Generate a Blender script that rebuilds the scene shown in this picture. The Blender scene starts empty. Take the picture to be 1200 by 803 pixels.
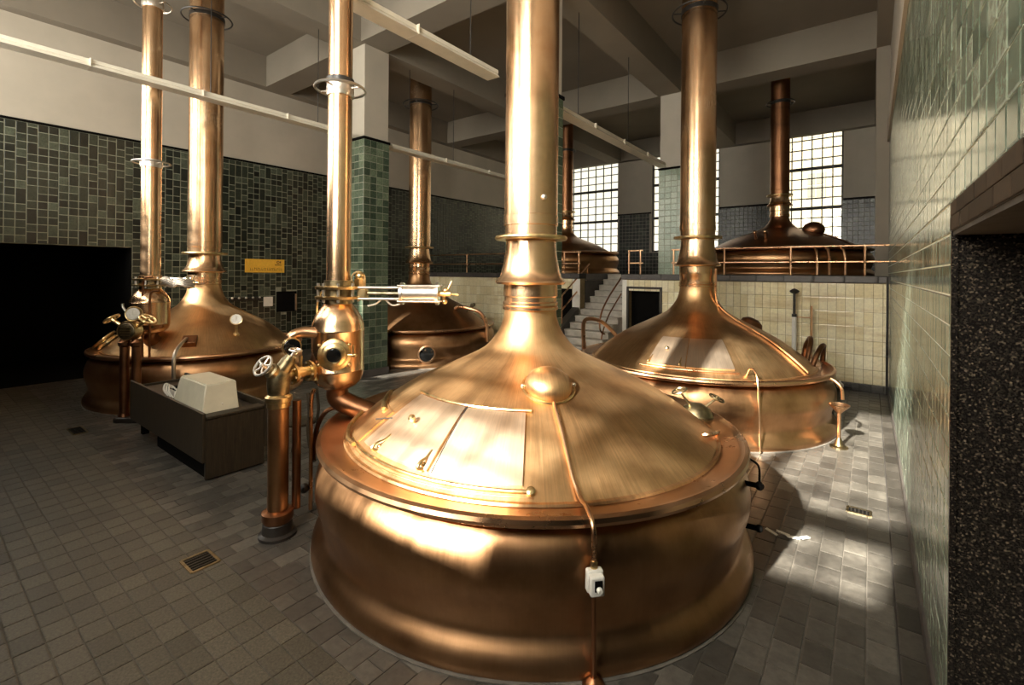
import bpy, bmesh, math, random
import numpy as np
from mathutils import Vector, Matrix
random.seed(7)
rng = np.random.default_rng(7)
SC = bpy.context.scene
COL = SC.collection
PI = math.pi

# ------------------------------------------------------------------ camera
CAM_H, YAW, ROLL, FPX, PX, PY = 2.4, math.radians(37.2), math.radians(.5), 554.0, 600.0, 320.0
FW = Vector((-math.sin(YAW), math.cos(YAW), 0)); RT = Vector((math.cos(YAW), math.sin(YAW), 0)); UP = Vector((0, 0, 1))
cx_ = RT*math.cos(ROLL) + UP*math.sin(ROLL); cy_ = UP*math.cos(ROLL) - RT*math.sin(ROLL); cz_ = -FW
cam = bpy.data.cameras.new('camera'); camo = bpy.data.objects.new('camera', cam); COL.objects.link(camo)
camo.matrix_world = Matrix(((cx_.x, cy_.x, cz_.x, 0), (cx_.y, cy_.y, cz_.y, 0), (cx_.z, cy_.z, cz_.z, CAM_H), (0, 0, 0, 1)))
cam.sensor_width = 36; cam.lens = FPX/1200*36; cam.shift_y = -(401.5-PY)/1200; cam.clip_start = .05; cam.clip_end = 200
SC.camera = camo

def pix(p):                      # projection, used only to decide which tiles show largest
    d = Vector(p) - Vector((0, 0, CAM_H)); z = d.dot(FW)
    if z < .1: return None
    return PX + FPX*d.dot(RT)/z, PY - FPX*d.z/z, z

# ------------------------------------------------------------------ world, daylight, exposure
W = bpy.data.worlds.new('sky'); SC.world = W; W.use_nodes = True
bg = W.node_tree.nodes['Background']; bg.inputs[0].default_value = (1.0, .97, .88, 1); bg.inputs[1].default_value = 1.6
SC.view_settings.view_transform = 'Standard'; SC.view_settings.look = 'None'
SC.view_settings.exposure = 0.12; SC.view_settings.gamma = 1.0
SC.cycles.use_denoising = True; SC.cycles.max_bounces = 7; SC.cycles.diffuse_bounces = 4; SC.cycles.glossy_bounces = 4
SC.cycles.transparent_max_bounces = 12; SC.cycles.sample_clamp_indirect = 6
FRONT_WINS = [(-13.2, -10.1, 4.4), (-8.7, -5.5, 4.4), (-4.3, -2.45, 2.9), (-2.3, -.95, 3.7)]; FW_Z1, FRONT_Y, LW_Z0 = 7.5, -1.5, 4.4
FRONT_W = [480, 540, 240, 640]
for i, (a, b, FW_Z0) in enumerate(FRONT_WINS):      # daylight entering through the tall front windows
    L = bpy.data.lights.new('window_daylight', 'AREA'); L.shape = 'RECTANGLE'; L.size = b-a; L.size_y = FW_Z1-FW_Z0
    L.energy = FRONT_W[i]; L.color = (1.0, .945, .82)
    o = bpy.data.objects.new('window_daylight', L); COL.objects.link(o)
    o.location = ((a+b)/2, FRONT_Y-.3, (FW_Z0+FW_Z1)/2); o.rotation_euler = (math.radians(90), 0, 0)
    o.rotation_euler = Vector((0, 1, 0)).to_track_quat('-Z', 'Y').to_euler()
LWY0, LWY1 = -1.3, 1.05                      # unseen left-wall window, added to throw highlights on the copper
L = bpy.data.lights.new('window_daylight', 'AREA'); L.shape = 'RECTANGLE'; L.size = LWY1-LWY0; L.size_y = FW_Z1-LW_Z0
L.energy = 170; L.color = (1.0, .945, .82)
o = bpy.data.objects.new('window_daylight', L); COL.objects.link(o)
o.location = (-13.8-.5, (LWY0+LWY1)/2, (LW_Z0+FW_Z1)/2); o.rotation_euler = Vector((1, 0, 0)).to_track_quat('-Z', 'Y').to_euler()
S = bpy.data.lights.new('sun', 'SUN'); S.energy = 36.0; S.angle = math.radians(1.5); S.color = (1, .95, .82)
so = bpy.data.objects.new('sun', S); COL.objects.link(so)
so.rotation_euler = Vector((.13, .78, -.49)).to_track_quat('-Z', 'Y').to_euler(); so.location = (-4, -6, 12)

# ------------------------------------------------------------------ materials
def nt(name):
    m = bpy.data.materials.new(name); m.use_nodes = True; t = m.node_tree
    return m, t, t.nodes['Principled BSDF']
def N(t, k, **kw):
    n = t.nodes.new(k)
    for a, b in kw.items(): setattr(n, a, b)
    return n
def ramp(t, src, stops):
    r = N(t, 'ShaderNodeValToRGB'); e = r.color_ramp.elements
    while len(e) < len(stops): e.new(.5)
    for el, (p, c) in zip(e, stops): el.position = p; el.color = (*c, 1) if len(c) == 3 else c
    t.links.new(src, r.inputs[0]); return r.outputs[0]
def noise(t, scale, detail=4, rough=.6, vec=None, stretch=None):
    n = N(t, 'ShaderNodeTexNoise'); n.inputs['Scale'].default_value = scale; n.inputs['Detail'].default_value = detail
    n.inputs['Roughness'].default_value = rough
    if vec is None: vec = N(t, 'ShaderNodeTexCoord').outputs['Object']
    if stretch:
        mp = N(t, 'ShaderNodeMapping'); mp.inputs['Scale'].default_value = stretch; t.links.new(vec, mp.inputs[0]); vec = mp.outputs[0]
    t.links.new(vec, n.inputs['Vector']); return n.outputs['Fac']
def mth(t, op, a, b=None):
    n = N(t, 'ShaderNodeMath', operation=op)
    for i, v in enumerate((a, b)):
        if v is None: continue
        if isinstance(v, (int, float)): n.inputs[i].default_value = v
        else: t.links.new(v, n.inputs[i])
    return n.outputs[0]
def mix(t, f, a, b, mode='MIX'):
    n = N(t, 'ShaderNodeMix', data_type='RGBA', blend_type=mode)
    for i, v in ((0, f), (6, a), (7, b)):
        if isinstance(v, (int, float)): n.inputs[i].default_value = v
        elif isinstance(v, tuple): n.inputs[i].default_value = (*v, 1)
        else: t.links.new(v, n.inputs[i])
    return n.outputs[2]
def bump(t, bs, h, s, d=.02):
    b = N(t, 'ShaderNodeBump'); b.inputs['Strength'].default_value = s; b.inputs['Distance'].default_value = d
    t.links.new(h, b.inputs['Height']); t.links.new(b.outputs[0], bs.inputs['Normal'])
def plain(name, col, rough=.5, metal=0, var=.25, scale=8, coat=0):
    m, t, b = nt(name)
    f = noise(t, scale)
    c = ramp(t, f, [(.3, tuple(x*(1-var) for x in col)), (.7, tuple(min(1, x*(1+var)) for x in col))])
    t.links.new(c, b.inputs['Base Color']); b.inputs['Roughness'].default_value = rough; b.inputs['Metallic'].default_value = metal
    b.inputs['Coat Weight'].default_value = coat
    return m

def copper(name, light, mid, dark, r0, r1, radial=True, streak=.35, dents=.12):
    m, t, b = nt(name)
    tc = N(t, 'ShaderNodeTexCoord').outputs['Object']
    big = noise(t, 1.6, 5, .6, tc)
    col = ramp(t, big, [(.25, dark), (.5, mid), (.75, light)])
    sep = N(t, 'ShaderNodeSeparateXYZ'); t.links.new(tc, sep.inputs[0])
    if radial:                                # brushed lines run up the body and the dome
        ang = mth(t, 'ARCTAN2', sep.outputs[1], sep.outputs[0])
        cmb = N(t, 'ShaderNodeCombineXYZ')
        t.links.new(mth(t, 'MULTIPLY', ang, 44.0), cmb.inputs[0]); t.links.new(mth(t, 'MULTIPLY', sep.outputs[2], 1.3), cmb.inputs[1])
        v = cmb.outputs[0]
    else:
        v = tc
    st = noise(t, 2.2, 6, .75, v)
    sv = ramp(t, st, [(.35, (.62, .6, .56)), (.62, (1.12, 1.1, 1.05))])
    c2 = mix(t, streak, col, mix(t, 1.0, col, sv, 'MULTIPLY'))
    t.links.new(c2, b.inputs['Base Color'])
    b.inputs['Metallic'].default_value = 1
    ro = ramp(t, mth(t, 'ADD', mth(t, 'MULTIPLY', big, .5), mth(t, 'MULTIPLY', st, .5)), [(.3, (r0,)*3), (.7, (r1,)*3)])
    t.links.new(ro, b.inputs['Roughness'])
    hb = mth(t, 'ADD', noise(t, 2.6, 2, .5, tc), mth(t, 'MULTIPLY', st, .12))
    bump(t, b, hb, dents, .05)
    return m
M = {}
M['copper_dome'] = copper('polished_copper', (.84, .58, .32), (.70, .43, .215), (.44, .235, .11), .32, .46, streak=.5, dents=.04)
M['copper_hatch'] = copper('rosy_sunlit_hatch', (.93, .76, .60), (.88, .68, .51), (.78, .55, .38), .34, .45, streak=.3, dents=.03)  # rosy copper, paled further to paint in the bright highlight
M['copper_body'] = copper('tarnished_copper', (.58, .34, .18), (.43, .235, .115), (.22, .11, .055), .28, .42, streak=.15, dents=.10)
M['copper_pipe'] = copper('pipe_copper', (.88, .63, .41), (.80, .52, .31), (.60, .35, .19), .19, .30, streak=.3, dents=.03)
M['copper_dark'] = copper('dark_copper', (.42, .20, .10), (.30, .14, .07), (.14, .07, .04), .28, .45, radial=False, dents=.08)
M['copper_bare'] = copper('bare_copper', (.82, .54, .33), (.72, .43, .25), (.52, .29, .15), .22, .36, radial=False, streak=.12, dents=.03)
M['copper_rim'] = copper('rim_copper', (.64, .39, .22), (.56, .325, .18), (.45, .25, .135), .24, .34, radial=False, streak=.05, dents=.01)
M['brass'] = plain('brass', (.75, .55, .28), .28, 1, .3, 14)
M['bronze'] = plain('bronze', (.30, .24, .14), .35, 1, .5, 10)
M['chrome'] = plain('chrome', (.80, .74, .67), .34, 1, .12, 6)
M['iron'] = plain('black_iron', (.025, .021, .018), .38, 0, .4, 10)
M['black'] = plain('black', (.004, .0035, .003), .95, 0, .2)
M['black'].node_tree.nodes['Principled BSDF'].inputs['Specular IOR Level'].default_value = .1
M['glassblack'] = plain('dark_glass', (.006, .006, .006), .06, 0, .1, coat=.5)
M['white_enamel'] = plain('white_enamel', (.82, .79, .72), .3, 0, .06)
M['rubber'] = plain('cable_rubber', (.7, .67, .6), .5, 0, .1)
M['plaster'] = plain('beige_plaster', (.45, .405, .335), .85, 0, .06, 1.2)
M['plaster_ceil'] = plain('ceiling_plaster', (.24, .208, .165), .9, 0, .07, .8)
M['wood'] = None
M['slab'] = plain('dark_slab', (.07, .06, .055), .35, 0, .35, 3)
M['concrete'] = plain('stair_stone', (.46, .42, .36), .7, 0, .2, 5)
M['stringer'] = plain('stringer_stone', (.05, .042, .036), .5, 0, .3, 4)
M['cream'] = plain('cream_enamel', (.66, .61, .47), .45, 0, .08, 4)
M['facade'] = plain('facade', (.20, .18, .15), .8, 0, .08, 1)
M['shade'] = plain('facade_glass', (.07, .065, .055), .5, 0, .1)
M['facade_frame'] = plain('facade_frame', (.16, .15, .13), .6, 0, .1)
M['steel'] = plain('window_steel', (.03, .027, .024), .5, 0, .3)
M['soil'] = plain('outside_ground', (.25, .22, .18), .9, 0, .2)
M['lampwhite'] = plain('lamp_housing', (.76, .71, .60), .4, 0, .05)

m, t, b = nt('dark_veneer'); M['wood'] = m
g = noise(t, 3, 6, .7, None, (14, 14, 1.2))
t.links.new(ramp(t, g, [(.3, (.016, .011, .006)), (.7, (.05, .034, .018))]), b.inputs['Base Color']); b.inputs['Roughness'].default_value = .5
bump(t, b, g, .15, .004)

m, t, b = nt('granite'); M['granite'] = m
g = N(t, 'ShaderNodeTexVoronoi'); g.inputs['Scale'].default_value = 140
t.links.new(N(t, 'ShaderNodeTexCoord').outputs['Object'], g.inputs['Vector'])
c = ramp(t, g.outputs['Color'], [(.35, (.010, .008, .007)), (.75, (.026, .021, .016)), (.98, (.22, .17, .12))])
t.links.new(c, b.inputs['Base Color']); b.inputs['Roughness'].default_value = .22

def tile_mat(name, stops, rough=.2, mottle=.5, scale=30, bumpiness=.05, pos_stain=None, spec=.5):
    m, t, b = nt(name)
    oi = N(t, 'ShaderNodeObjectInfo').outputs['Random']; ge = N(t, 'ShaderNodeNewGeometry')
    r = mth(t, 'FRACT', mth(t, 'ADD', oi, ge.outputs['Random Per Island']))
    c = ramp(t, r, stops)
    n1 = noise(t, scale, 5, .7, ge.outputs['Position'])
    k = ramp(t, n1, [(.3, (1-mottle,)*3), (.72, (1+mottle*.8,)*3)])
    c = mix(t, 1.0, c, k, 'MULTIPLY')
    if pos_stain:
        f = noise(t, 1.0, 4, .6, ge.outputs['Position'], (.5, .5, 3.0))
        c = mix(t, ramp(t, f, [(.52, (0, 0, 0)), (.72, (.6,)*3)]), c, pos_stain)
    t.links.new(c, b.inputs['Base Color'])
    rr = mth(t, 'MULTIPLY_ADD', n1, .12); t.nodes[-1].inputs[2].default_value = rough-.06
    t.links.new(rr, b.inputs['Roughness'])
    b.inputs['Specular IOR Level'].default_value = spec
    bump(t, b, mth(t, 'ADD', mth(t, 'MULTIPLY', noise(t, 6, 2, .5, ge.outputs['Position']), .6), mth(t, 'MULTIPLY', n1, .3)), bumpiness, .01)
    return m
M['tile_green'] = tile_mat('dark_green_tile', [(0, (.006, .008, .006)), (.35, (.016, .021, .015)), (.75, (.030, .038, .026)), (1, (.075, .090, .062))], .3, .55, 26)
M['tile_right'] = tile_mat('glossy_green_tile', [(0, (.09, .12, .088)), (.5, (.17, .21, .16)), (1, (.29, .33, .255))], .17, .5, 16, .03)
M['tile_col'] = tile_mat('column_green_tile', [(0, (.035, .055, .035)), (.5, (.07, .10, .065)), (1, (.16, .20, .13))], .16, .5, 30)
M['tile_pale'] = tile_mat('pale_green_tile', [(0, (.30, .38, .29)), (1, (.46, .53, .42))], .2, .25, 30)
M['tile_yellow'] = tile_mat('yellow_glazed_tile', [(0, (.80, .69, .42)), (1, (.92, .84, .60))], .2, .12, 20, .03, pos_stain=(.42, .25, .075))
M['tile_floor'] = tile_mat('grey_floor_tile', [(0, (.065, .058, .05)), (.6, (.098, .088, .075)), (1, (.145, .131, .111))], .38, .35, 14, .08)
M['tile_walk'] = tile_mat('pale_floor_tile', [(0, (.075, .067, .051)), (1, (.125, .111, .085))], .5, .55, 60, .1)
M['tile_curb'] = tile_mat('dark_gutter_tile', [(0, (.03, .026, .022)), (1, (.075, .066, .056))], .35, .4, 20, .1)
M['tile_brown'] = tile_mat('brown_tile', [(0, (.022, .016, .011)), (1, (.045, .032, .022))], .7, .4, 20, .1, spec=.15)
M['grout'] = plain('grout', (.27, .28, .21), .9, 0, .2, 12)
M['grout_white'] = plain('white_grout', (.72, .72, .60), .8, 0, .15, 12)
M['grout_dark'] = plain('dark_grout', (.035, .03, .026), .9, 0, .3, 12)
M['grout_mid'] = plain('floor_grout', (.15, .132, .11), .9, 0, .3, 6)
M['grout_yel'] = plain('brown_grout', (.34, .25, .13), .9, 0, .2, 12)

m, t, b = nt('window_glass'); M['glass'] = m
out = [n for n in t.nodes if n.type == 'OUTPUT_MATERIAL'][0]
tr = N(t, 'ShaderNodeBsdfTransparent'); tr.inputs[0].default_value = (.93, .92, .86, 1)
gl = N(t, 'ShaderNodeBsdfGlossy'); gl.inputs['Roughness'].default_value = .03
mx = N(t, 'ShaderNodeMixShader'); mx.inputs[0].default_value = .07
t.links.new(tr.outputs[0], mx.inputs[1]); t.links.new(gl.outputs[0], mx.inputs[2]); t.links.new(mx.outputs[0], out.inputs[0])

m, t, b = nt('gauge_dial'); M['dial'] = m
tc = N(t, 'ShaderNodeTexCoord').outputs['Object']
t.links.new(ramp(t, noise(t, 40, 2, .5, tc), [(.4, (.78, .74, .66)), (.6, (.86, .83, .76))]), b.inputs['Base Color']); b.inputs['Roughness'].default_value = .25
M['sign_yellow'] = plain('sign_yellow', (.80, .46, .05), .5, 0, .1, 20)
M['sign_ink'] = plain('sign_ink', (.10, .05, .01), .6, 0, .1)

# ------------------------------------------------------------------ mesh helpers
class MB:
    def __init__(s): s.v = []; s.f = []
    def add(s, vs, fs):
        k = len(s.v); s.v += [tuple(x) for x in vs]; s.f += [tuple(i+k for i in f) for f in fs]; return s
    def box(s, c, d, rot=None, taper=1.0):
        hx, hy, hz = (x/2 for x in d); vs = []
        for z, k in ((-hz, 1), (hz, taper)):
            vs += [Vector((-hx*k, -hy*k, z)), Vector((hx*k, -hy*k, z)), Vector((hx*k, hy*k, z)), Vector((-hx*k, hy*k, z))]
        if rot is not None: vs = [rot @ p for p in vs]
        c = Vector(c)
        return s.add([p+c for p in vs], [(3, 2, 1, 0), (4, 5, 6, 7), (0, 1, 5, 4), (1, 2, 6, 5), (2, 3, 7, 6), (3, 0, 4, 7)])
    def span(s, a, b): return s.box([(x+y)/2 for x, y in zip(a, b)], [abs(y-x) for x, y in zip(a, b)])
    def quad(s, p): return s.add(p, [tuple(range(len(p)))])
    def rev(s, o, ax, prof, n=24, caps=True):          # prof: (distance along axis, radius)
        o = Vector(o); ax = Vector(ax).normalized(); e = ax.orthogonal().normalized(); g = ax.cross(e); vs = []
        for d, r in prof:
            for k in range(n):
                a = 2*PI*k/n; vs.append(o + ax*d + (e*math.cos(a) + g*math.sin(a))*max(r, 1e-4))
        fs = []
        for i in range(len(prof)-1):
            for k in range(n):
                j = (k+1) % n; fs.append((i*n+k, i*n+j, (i+1)*n+j, (i+1)*n+k))
        if caps: fs += [tuple(range(n-1, -1, -1)), tuple((len(prof)-1)*n+k for k in range(n))]
        return s.add(vs, fs)
    def cyl(s, a, b, r, n=16, r2=None):
        a, b = Vector(a), Vector(b); return s.rev(a, b-a, [(0, r), ((b-a).length, r if r2 is None else r2)], n)
    def torus(s, c, ax, R, r, n=32, k=8):
        c = Vector(c); ax = Vector(ax).normalized(); e = ax.orthogonal().normalized(); g = ax.cross(e); vs = []
        for i in range(n):
            a = 2*PI*i/n; d = e*math.cos(a) + g*math.sin(a)
            for j in range(k):
                q = 2*PI*j/k; vs.append(c + d*(R + r*math.cos(q)) + ax*r*math.sin(q))
        return s.add(vs, [(i*k+j, i*k+(j+1) % k, ((i+1) % n)*k+(j+1) % k, ((i+1) % n)*k+j) for i in range(n) for j in range(k)])
    def tube(s, pts, r, n=10, smooth=6):
        P = [Vector(p) for p in pts]; R = list(r) if hasattr(r, '__len__') else [r]*len(P)
        if smooth and len(P) > 2:
            Q = [P[0]*2-P[1]] + P + [P[-1]*2-P[-2]]; RR = [R[0]] + R + [R[-1]]; o, q = [], []
            for i in range(1, len(Q)-2):
                for j in range(smooth):
                    u = j/smooth; a, b, c, d = Q[i-1:i+3]
                    o.append(.5*((2*b) + (c-a)*u + (2*a-5*b+4*c-d)*u*u + (3*b-a-3*c+d)*u**3)); q.append(RR[i]*(1-u) + RR[i+1]*u)
            P, R = o + [P[-1]], q + [R[-1]]
        T = []
        for i in range(len(P)): T.append((P[min(i+1, len(P)-1)] - P[max(i-1, 0)]).normalized())
        e = T[0].orthogonal().normalized(); vs = []
        for p, tt, rr in zip(P, T, R):
            e = (e - tt*e.dot(tt)).normalized(); g = tt.cross(e)
            for k in range(n):
                a = 2*PI*k/n; vs.append(p + (e*math.cos(a) + g*math.sin(a))*rr)
        L = len(P); fs = [(i*n+k, i*n+(k+1) % n, (i+1)*n+(k+1) % n, (i+1)*n+k) for i in range(L-1) for k in range(n)]
        fs += [tuple(range(n-1, -1, -1)), tuple((L-1)*n+k for k in range(n))]
        return s.add(vs, fs)
    def ball(s, c, r, n=16, m_=8, ax=(0, 0, 1), squash=1.0):
        return s.rev(c, ax, [(-math.cos(PI*i/m_)*r*squash, math.sin(PI*i/m_)*r) for i in range(m_+1)], n, False)
    def mesh(s, name, mats, smooth=35):
        me = bpy.data.meshes.new(name); me.from_pydata(s.v, [], s.f)
        for x in (mats if isinstance(mats, (list, tuple)) else [mats]): me.materials.append(x)
        me.update()
        if smooth:
            me.shade_smooth(); me.set_sharp_from_angle(angle=math.radians(smooth))
        return me
    def build(s, name, mat, parent=None, loc=(0, 0, 0), smooth=35, bev=0):
        o = bpy.data.objects.new(name, s.mesh(name, mat, smooth)); COL.objects.link(o); o.location = loc
        if parent: o.parent = parent
        if bev:
            md = o.modifiers.new('edge', 'BEVEL'); md.width = bev; md.segments = 2; md.limit_method = 'ANGLE'
        return o

def tag(o, label, cat, group=None):
    o['label'] = label; o['category'] = cat
    if group: o['group'] = group
    return o
def thing(name, label, cat, loc=(0, 0, 0), group=None, rz=0):
    o = bpy.data.objects.new(name, None); COL.objects.link(o); o.location = loc; o.rotation_euler = (0, 0, rz)
    o.empty_display_size = .2
    return tag(o, label, cat, group)
def struct(name, mb, mat, smooth=0, label=None):
    o = mb.build(name, mat, None, smooth=smooth); o['kind'] = 'structure'
    if label: o['label'] = label
    return o

# tiles: the largest in view are objects of their own, the rest one joined part
def unit_tile(cf=.05):
    a, b = .5, .5-cf
    v = [(-a, -a, 0), (a, -a, 0), (a, a, 0), (-a, a, 0), (-a, -a, .75), (a, -a, .75), (a, a, .75), (-a, a, .75), (-b, -b, 1), (b, -b, 1), (b, b, 1), (-b, b, 1)]
    f = [(8, 9, 10, 11)] + [(i, (i+1) % 4, 4+(i+1) % 4, 4+i) for i in range(4)] + [(4+i, 4+(i+1) % 4, 8+(i+1) % 4, 8+i) for i in range(4)]
    return v, f
UTV, UTF = unit_tile(); UTV = np.array(UTV)
_tm = {}
def tile_field(parent, rects, origin, u, v, n, mat, cap=300, gap=.01, depth=.01, bad=None, name='tile', jit=.0015):
    o = Vector(origin); u, v, n = Vector(u), Vector(v), Vector(n); e = u if u.cross(v).dot(n) > 0 else -u; A = np.array([e, v, n]); items = []
    for (u0, v0, u1, v1) in rects:
        c = o + u*(u0+u1)/2 + v*(v0+v1)/2; w, h = (u1-u0-gap), (v1-v0-gap)
        if w < .01 or h < .01: continue
        p = pix(c); s = 0
        if p and -5 < p[0] < 1205 and -5 < p[1] < 808:
            facing = abs((c - Vector((0, 0, CAM_H))).normalized().dot(n)); s = w*h*facing/p[2]**2
            if bad and bad(c, p): s = 0
        items.append((s, c + n*random.uniform(-jit, jit), w, h))
    items.sort(key=lambda q: -q[0])
    key = mat.name
    if key not in _tm:
        me = bpy.data.meshes.new(name); me.from_pydata([tuple(x) for x in UTV], [], UTF); me.materials.append(mat); me.update(); _tm[key] = me
    rot = Matrix((e, v, n)).transposed().to_quaternion()
    k = 0
    for s, c, w, h in items:
        if k >= cap or s <= 0: break
        ob = bpy.data.objects.new(name, _tm[key]); COL.objects.link(ob); ob.parent = parent
        ob.rotation_mode = 'QUATERNION'; ob.rotation_quaternion = rot; ob.location = c; ob.scale = (w, h, depth); k += 1
    rest = items[k:]
    if rest:
        V = np.concatenate([(UTV*np.array([w, h, depth])) @ A + np.array(c) for s, c, w, h in rest])
        F = (np.array([f for f in UTF])[None] + np.arange(len(rest))[:, None, None]*12).reshape(-1, 4)
        me = bpy.data.meshes.new('small_tiles'); me.from_pydata(V.tolist(), [], F.tolist()); me.materials.append(mat); me.update()
        ob = bpy.data.objects.new('small_tiles', me); COL.objects.link(ob); ob.parent = parent; ob['kind'] = 'stuff'
def grid(u0, u1, v0, v1, du, dv, bond=0, skip=None):
    R = []; nv = max(1, round((v1-v0)/dv)); dv = (v1-v0)/nv
    for j in range(nv):
        x = u0 - (bond*du if j % 2 else 0)
        while x < u1-1e-4:
            r = (max(x, u0), v0+j*dv, min(x+du, u1), v0+(j+1)*dv); x += du
            if not (skip and skip((r[0]+r[2])/2, (r[1]+r[3])/2)): R.append(r)
    return R
def ashlar(u0, u1, v0, v1, d, skip=None):         # equal columns, tiles of one half, one or two squares
    R = []; n = round((u1-u0)/d)
    for i in range(n):
        z = v0; off = random.choice((0, d*.5)) if i % 5 == 0 else 0
        if off: R.append((u0+i*d, z, u0+(i+1)*d, z+off)); z += off
        while z < v1-1e-3:
            hgt = random.choice((d, d, d, d, d, d, d*1.5, d*2))
            e = min(z+hgt, v1)
            r = (u0+i*d, z, u0+(i+1)*d, e); z = e
            if not (skip and skip((r[0]+r[2])/2, (r[1]+r[3])/2)): R.append(r)
    return R

# ------------------------------------------------------------------ room shell
XL, XR, YB, ZC, ZT = -13.8, .32, 20.5, 8.4, 5.4
PLY, PLZ = 12.25, 2.4
KET = {1: (-2.735, 3.915, 2.08), 2: (-2.48, 8.76, 2.15), 3: (-10.75, 3.87, 1.88), 4: (-10.55, 9.40, 2.28)}
def in_kettle(x, y, grow=0): return any(math.hypot(x-a, y-b) < r-.12+grow for a, b, r in KET.values())
def behind_main(c, p): return 378 < p[0] < 876 and 470 < p[1] < 790

fl = struct('floor', MB().span((XL-4, FRONT_Y-.3, -.3), (XR+3, YB+.3, -.008)), M['grout_mid'])
floor_rects = [r for r in ((q[1], q[0], q[3], q[2]) for q in grid(1.68, PLY, XL, .155, .25, .165, .5)) if not in_kettle((r[0]+r[2])/2, (r[1]+r[3])/2)]
tile_field(fl, floor_rects, (0, 0, -.008), (1, 0, 0), (0, 1, 0), (0, 0, 1), M['tile_floor'], 220, .006, .008, behind_main, jit=.0008)
tile_field(fl, grid(XL, .155, FRONT_Y, 1.68, .2, .155), (0, 0, -.008), (1, 0, 0), (0, 1, 0), (0, 0, 1), M['tile_walk'], 80, .006, .008, behind_main, jit=.0008)
cu = struct('trim_1', MB().span((.155, FRONT_Y, -.01), (XR, PLY, .001)), M['grout_dark'], label='dark gutter strip of tiles along the right wall')
tile_field(cu, grid(.16, XR, FRONT_Y, PLY, .16, .3), (0, 0, .001), (1, 0, 0), (0, 1, 0), (0, 0, 1), M['tile_curb'], 40, .008, .006)
struct('baseboard_right', MB().span((XR-.03, 3.1, 0), (XR, PLY, .11)), M['slab'])

# left wall with the dark opening
wl = struct('wall_left', MB().span((XL-.4, 3.44, 0), (XL, YB, ZC)).span((XL-.4, FRONT_Y, 2.92), (XL, 3.44, LW_Z0))
            .span((XL-.4, FRONT_Y, LW_Z0), (XL, LWY0, FW_Z1)).span((XL-.4, LWY1, LW_Z0), (XL, 3.44, FW_Z1)).span((XL-.4, FRONT_Y, FW_Z1), (XL, 3.44, ZC)), M['plaster'])
NIY0, NIY1, NIZ0, NIZ1 = 6.75, 7.37, 1.2, 1.8
def skip_l(y, z): return (y < 3.44 and z < 2.92) or (NIY0 < y < NIY1 and NIZ0 < z < NIZ1)
MB().span((XL, 3.44, 0), (XL+.006, YB, ZT)).span((XL, LWY1, 2.92), (XL+.006, 3.44, ZT)).span((XL, FRONT_Y, 2.92), (XL+.006, LWY1, LW_Z0)).build('grout_bed', M['grout'], wl, smooth=0)
def bad_l(c, p): return (p[0] > 455 or p[1] > 400) or (222 < p[0] < 258) or 383 < p[0] < 425
lt = ashlar(LWY1, 3.44, 2.92, ZT, .16) + ashlar(FRONT_Y, LWY1, 2.92, LW_Z0, .16) + ashlar(3.44, YB, 0, ZT, .16, skip_l)
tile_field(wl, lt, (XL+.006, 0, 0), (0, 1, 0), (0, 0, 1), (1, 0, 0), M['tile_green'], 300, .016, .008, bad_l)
struct('trim_2', MB().span((XL, LWY1, ZT), (XL+.035, YB, ZT+.05)), M['black'], label='black moulding above the left wall tiles')
struct('trim_9', MB().span((XL-.4, 3.415, 0), (XL-.003, 3.445, 2.92)), M['black'], label='black sheet painting shade onto the reveal of the left opening')  # added sheet, blackens the pale reveal to stand in for shade
struct('floor_recess_dark', MB().span((XL-3.8, FRONT_Y, 0), (XL-.02, 3.44, .004)), M['black'])  # black sheet paints the darkness over the recess floor
struct('wall_recess', MB().span((XL-4, FRONT_Y-.3, 0), (XL-3.8, 3.8, 3.2)).span((XL-4, 3.44, 0), (XL-.4, 3.8, 3.2)).span((XL-4, FRONT_Y-.3, 2.92), (XL-.4, 3.8, 3.2)).span((XL-4, FRONT_Y-.3, 0), (XL-.2, FRONT_Y, 3.2)), M['black'])  # lining coloured black for the darkness of the unlit room

# right wall, the granite reveal and the dark doorway beside the camera
JY = 3.1
wr = struct('wall_right', MB().span((XR, JY, 0), (XR+.4, YB, ZC)).span((XR, FRONT_Y, 2.62), (XR+.4, JY, ZC)), M['plaster'])
MB().span((XR-.005, JY+.02, 0), (XR, YB, ZT)).span((XR-.005, FRONT_Y, 2.76), (XR, JY+.02, ZT)).build('grout_bed', M['grout_white'], wr, smooth=0)
def skip_r(y, z): return y < JY+.02 and z < 2.76
def bad_r(c, p): return False
tile_field(wr, grid(FRONT_Y, YB, .06, 5.46, .15, .15, 0, skip_r), (XR-.005, 0, 0), (0, 1, 0), (0, 0, 1), (-1, 0, 0), M['tile_right'], 300, .009, .006, bad_r, jit=.001)
lb = struct('trim_3', MB().span((XR-.01, FRONT_Y, 2.62), (XR, JY+.02, 2.76)), M['grout_dark'], label='brown tiled lintel over the dark doorway')
tile_field(lb, grid(FRONT_Y, JY+.02, 2.62, 2.76, .24, .07, .5), (XR-.01, 0, 0), (0, 1, 0), (0, 0, 1), (-1, 0, 0), M['tile_brown'], 40, .006, .005)
MB().span((XR-.006, FRONT_Y, 2.60), (XR+.4, JY, 2.62)).build('soffit', M['grout_dark'], lb, smooth=0)
struct('trim_4', MB().span((XR+.002, JY, 0), (XR+.38, JY+.05, 2.60)).span((XR-.012, JY-.012, 0), (XR+.012, JY+.022, 2.64)), M['granite'], label='speckled dark granite reveal of the doorway')
struct('wall_doorway', MB().span((XR+2.2, FRONT_Y-.3, 0), (XR+2.4, JY+.4, 3)).span((XR+.4, JY, 0), (XR+2.2, JY+.4, 3)).span((XR+.4, FRONT_Y-.3, 2.62), (XR+2.4, JY, 3)).span((XR, FRONT_Y-.3, 0), (XR+2.4, FRONT_Y, 3)), M['black'])
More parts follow.
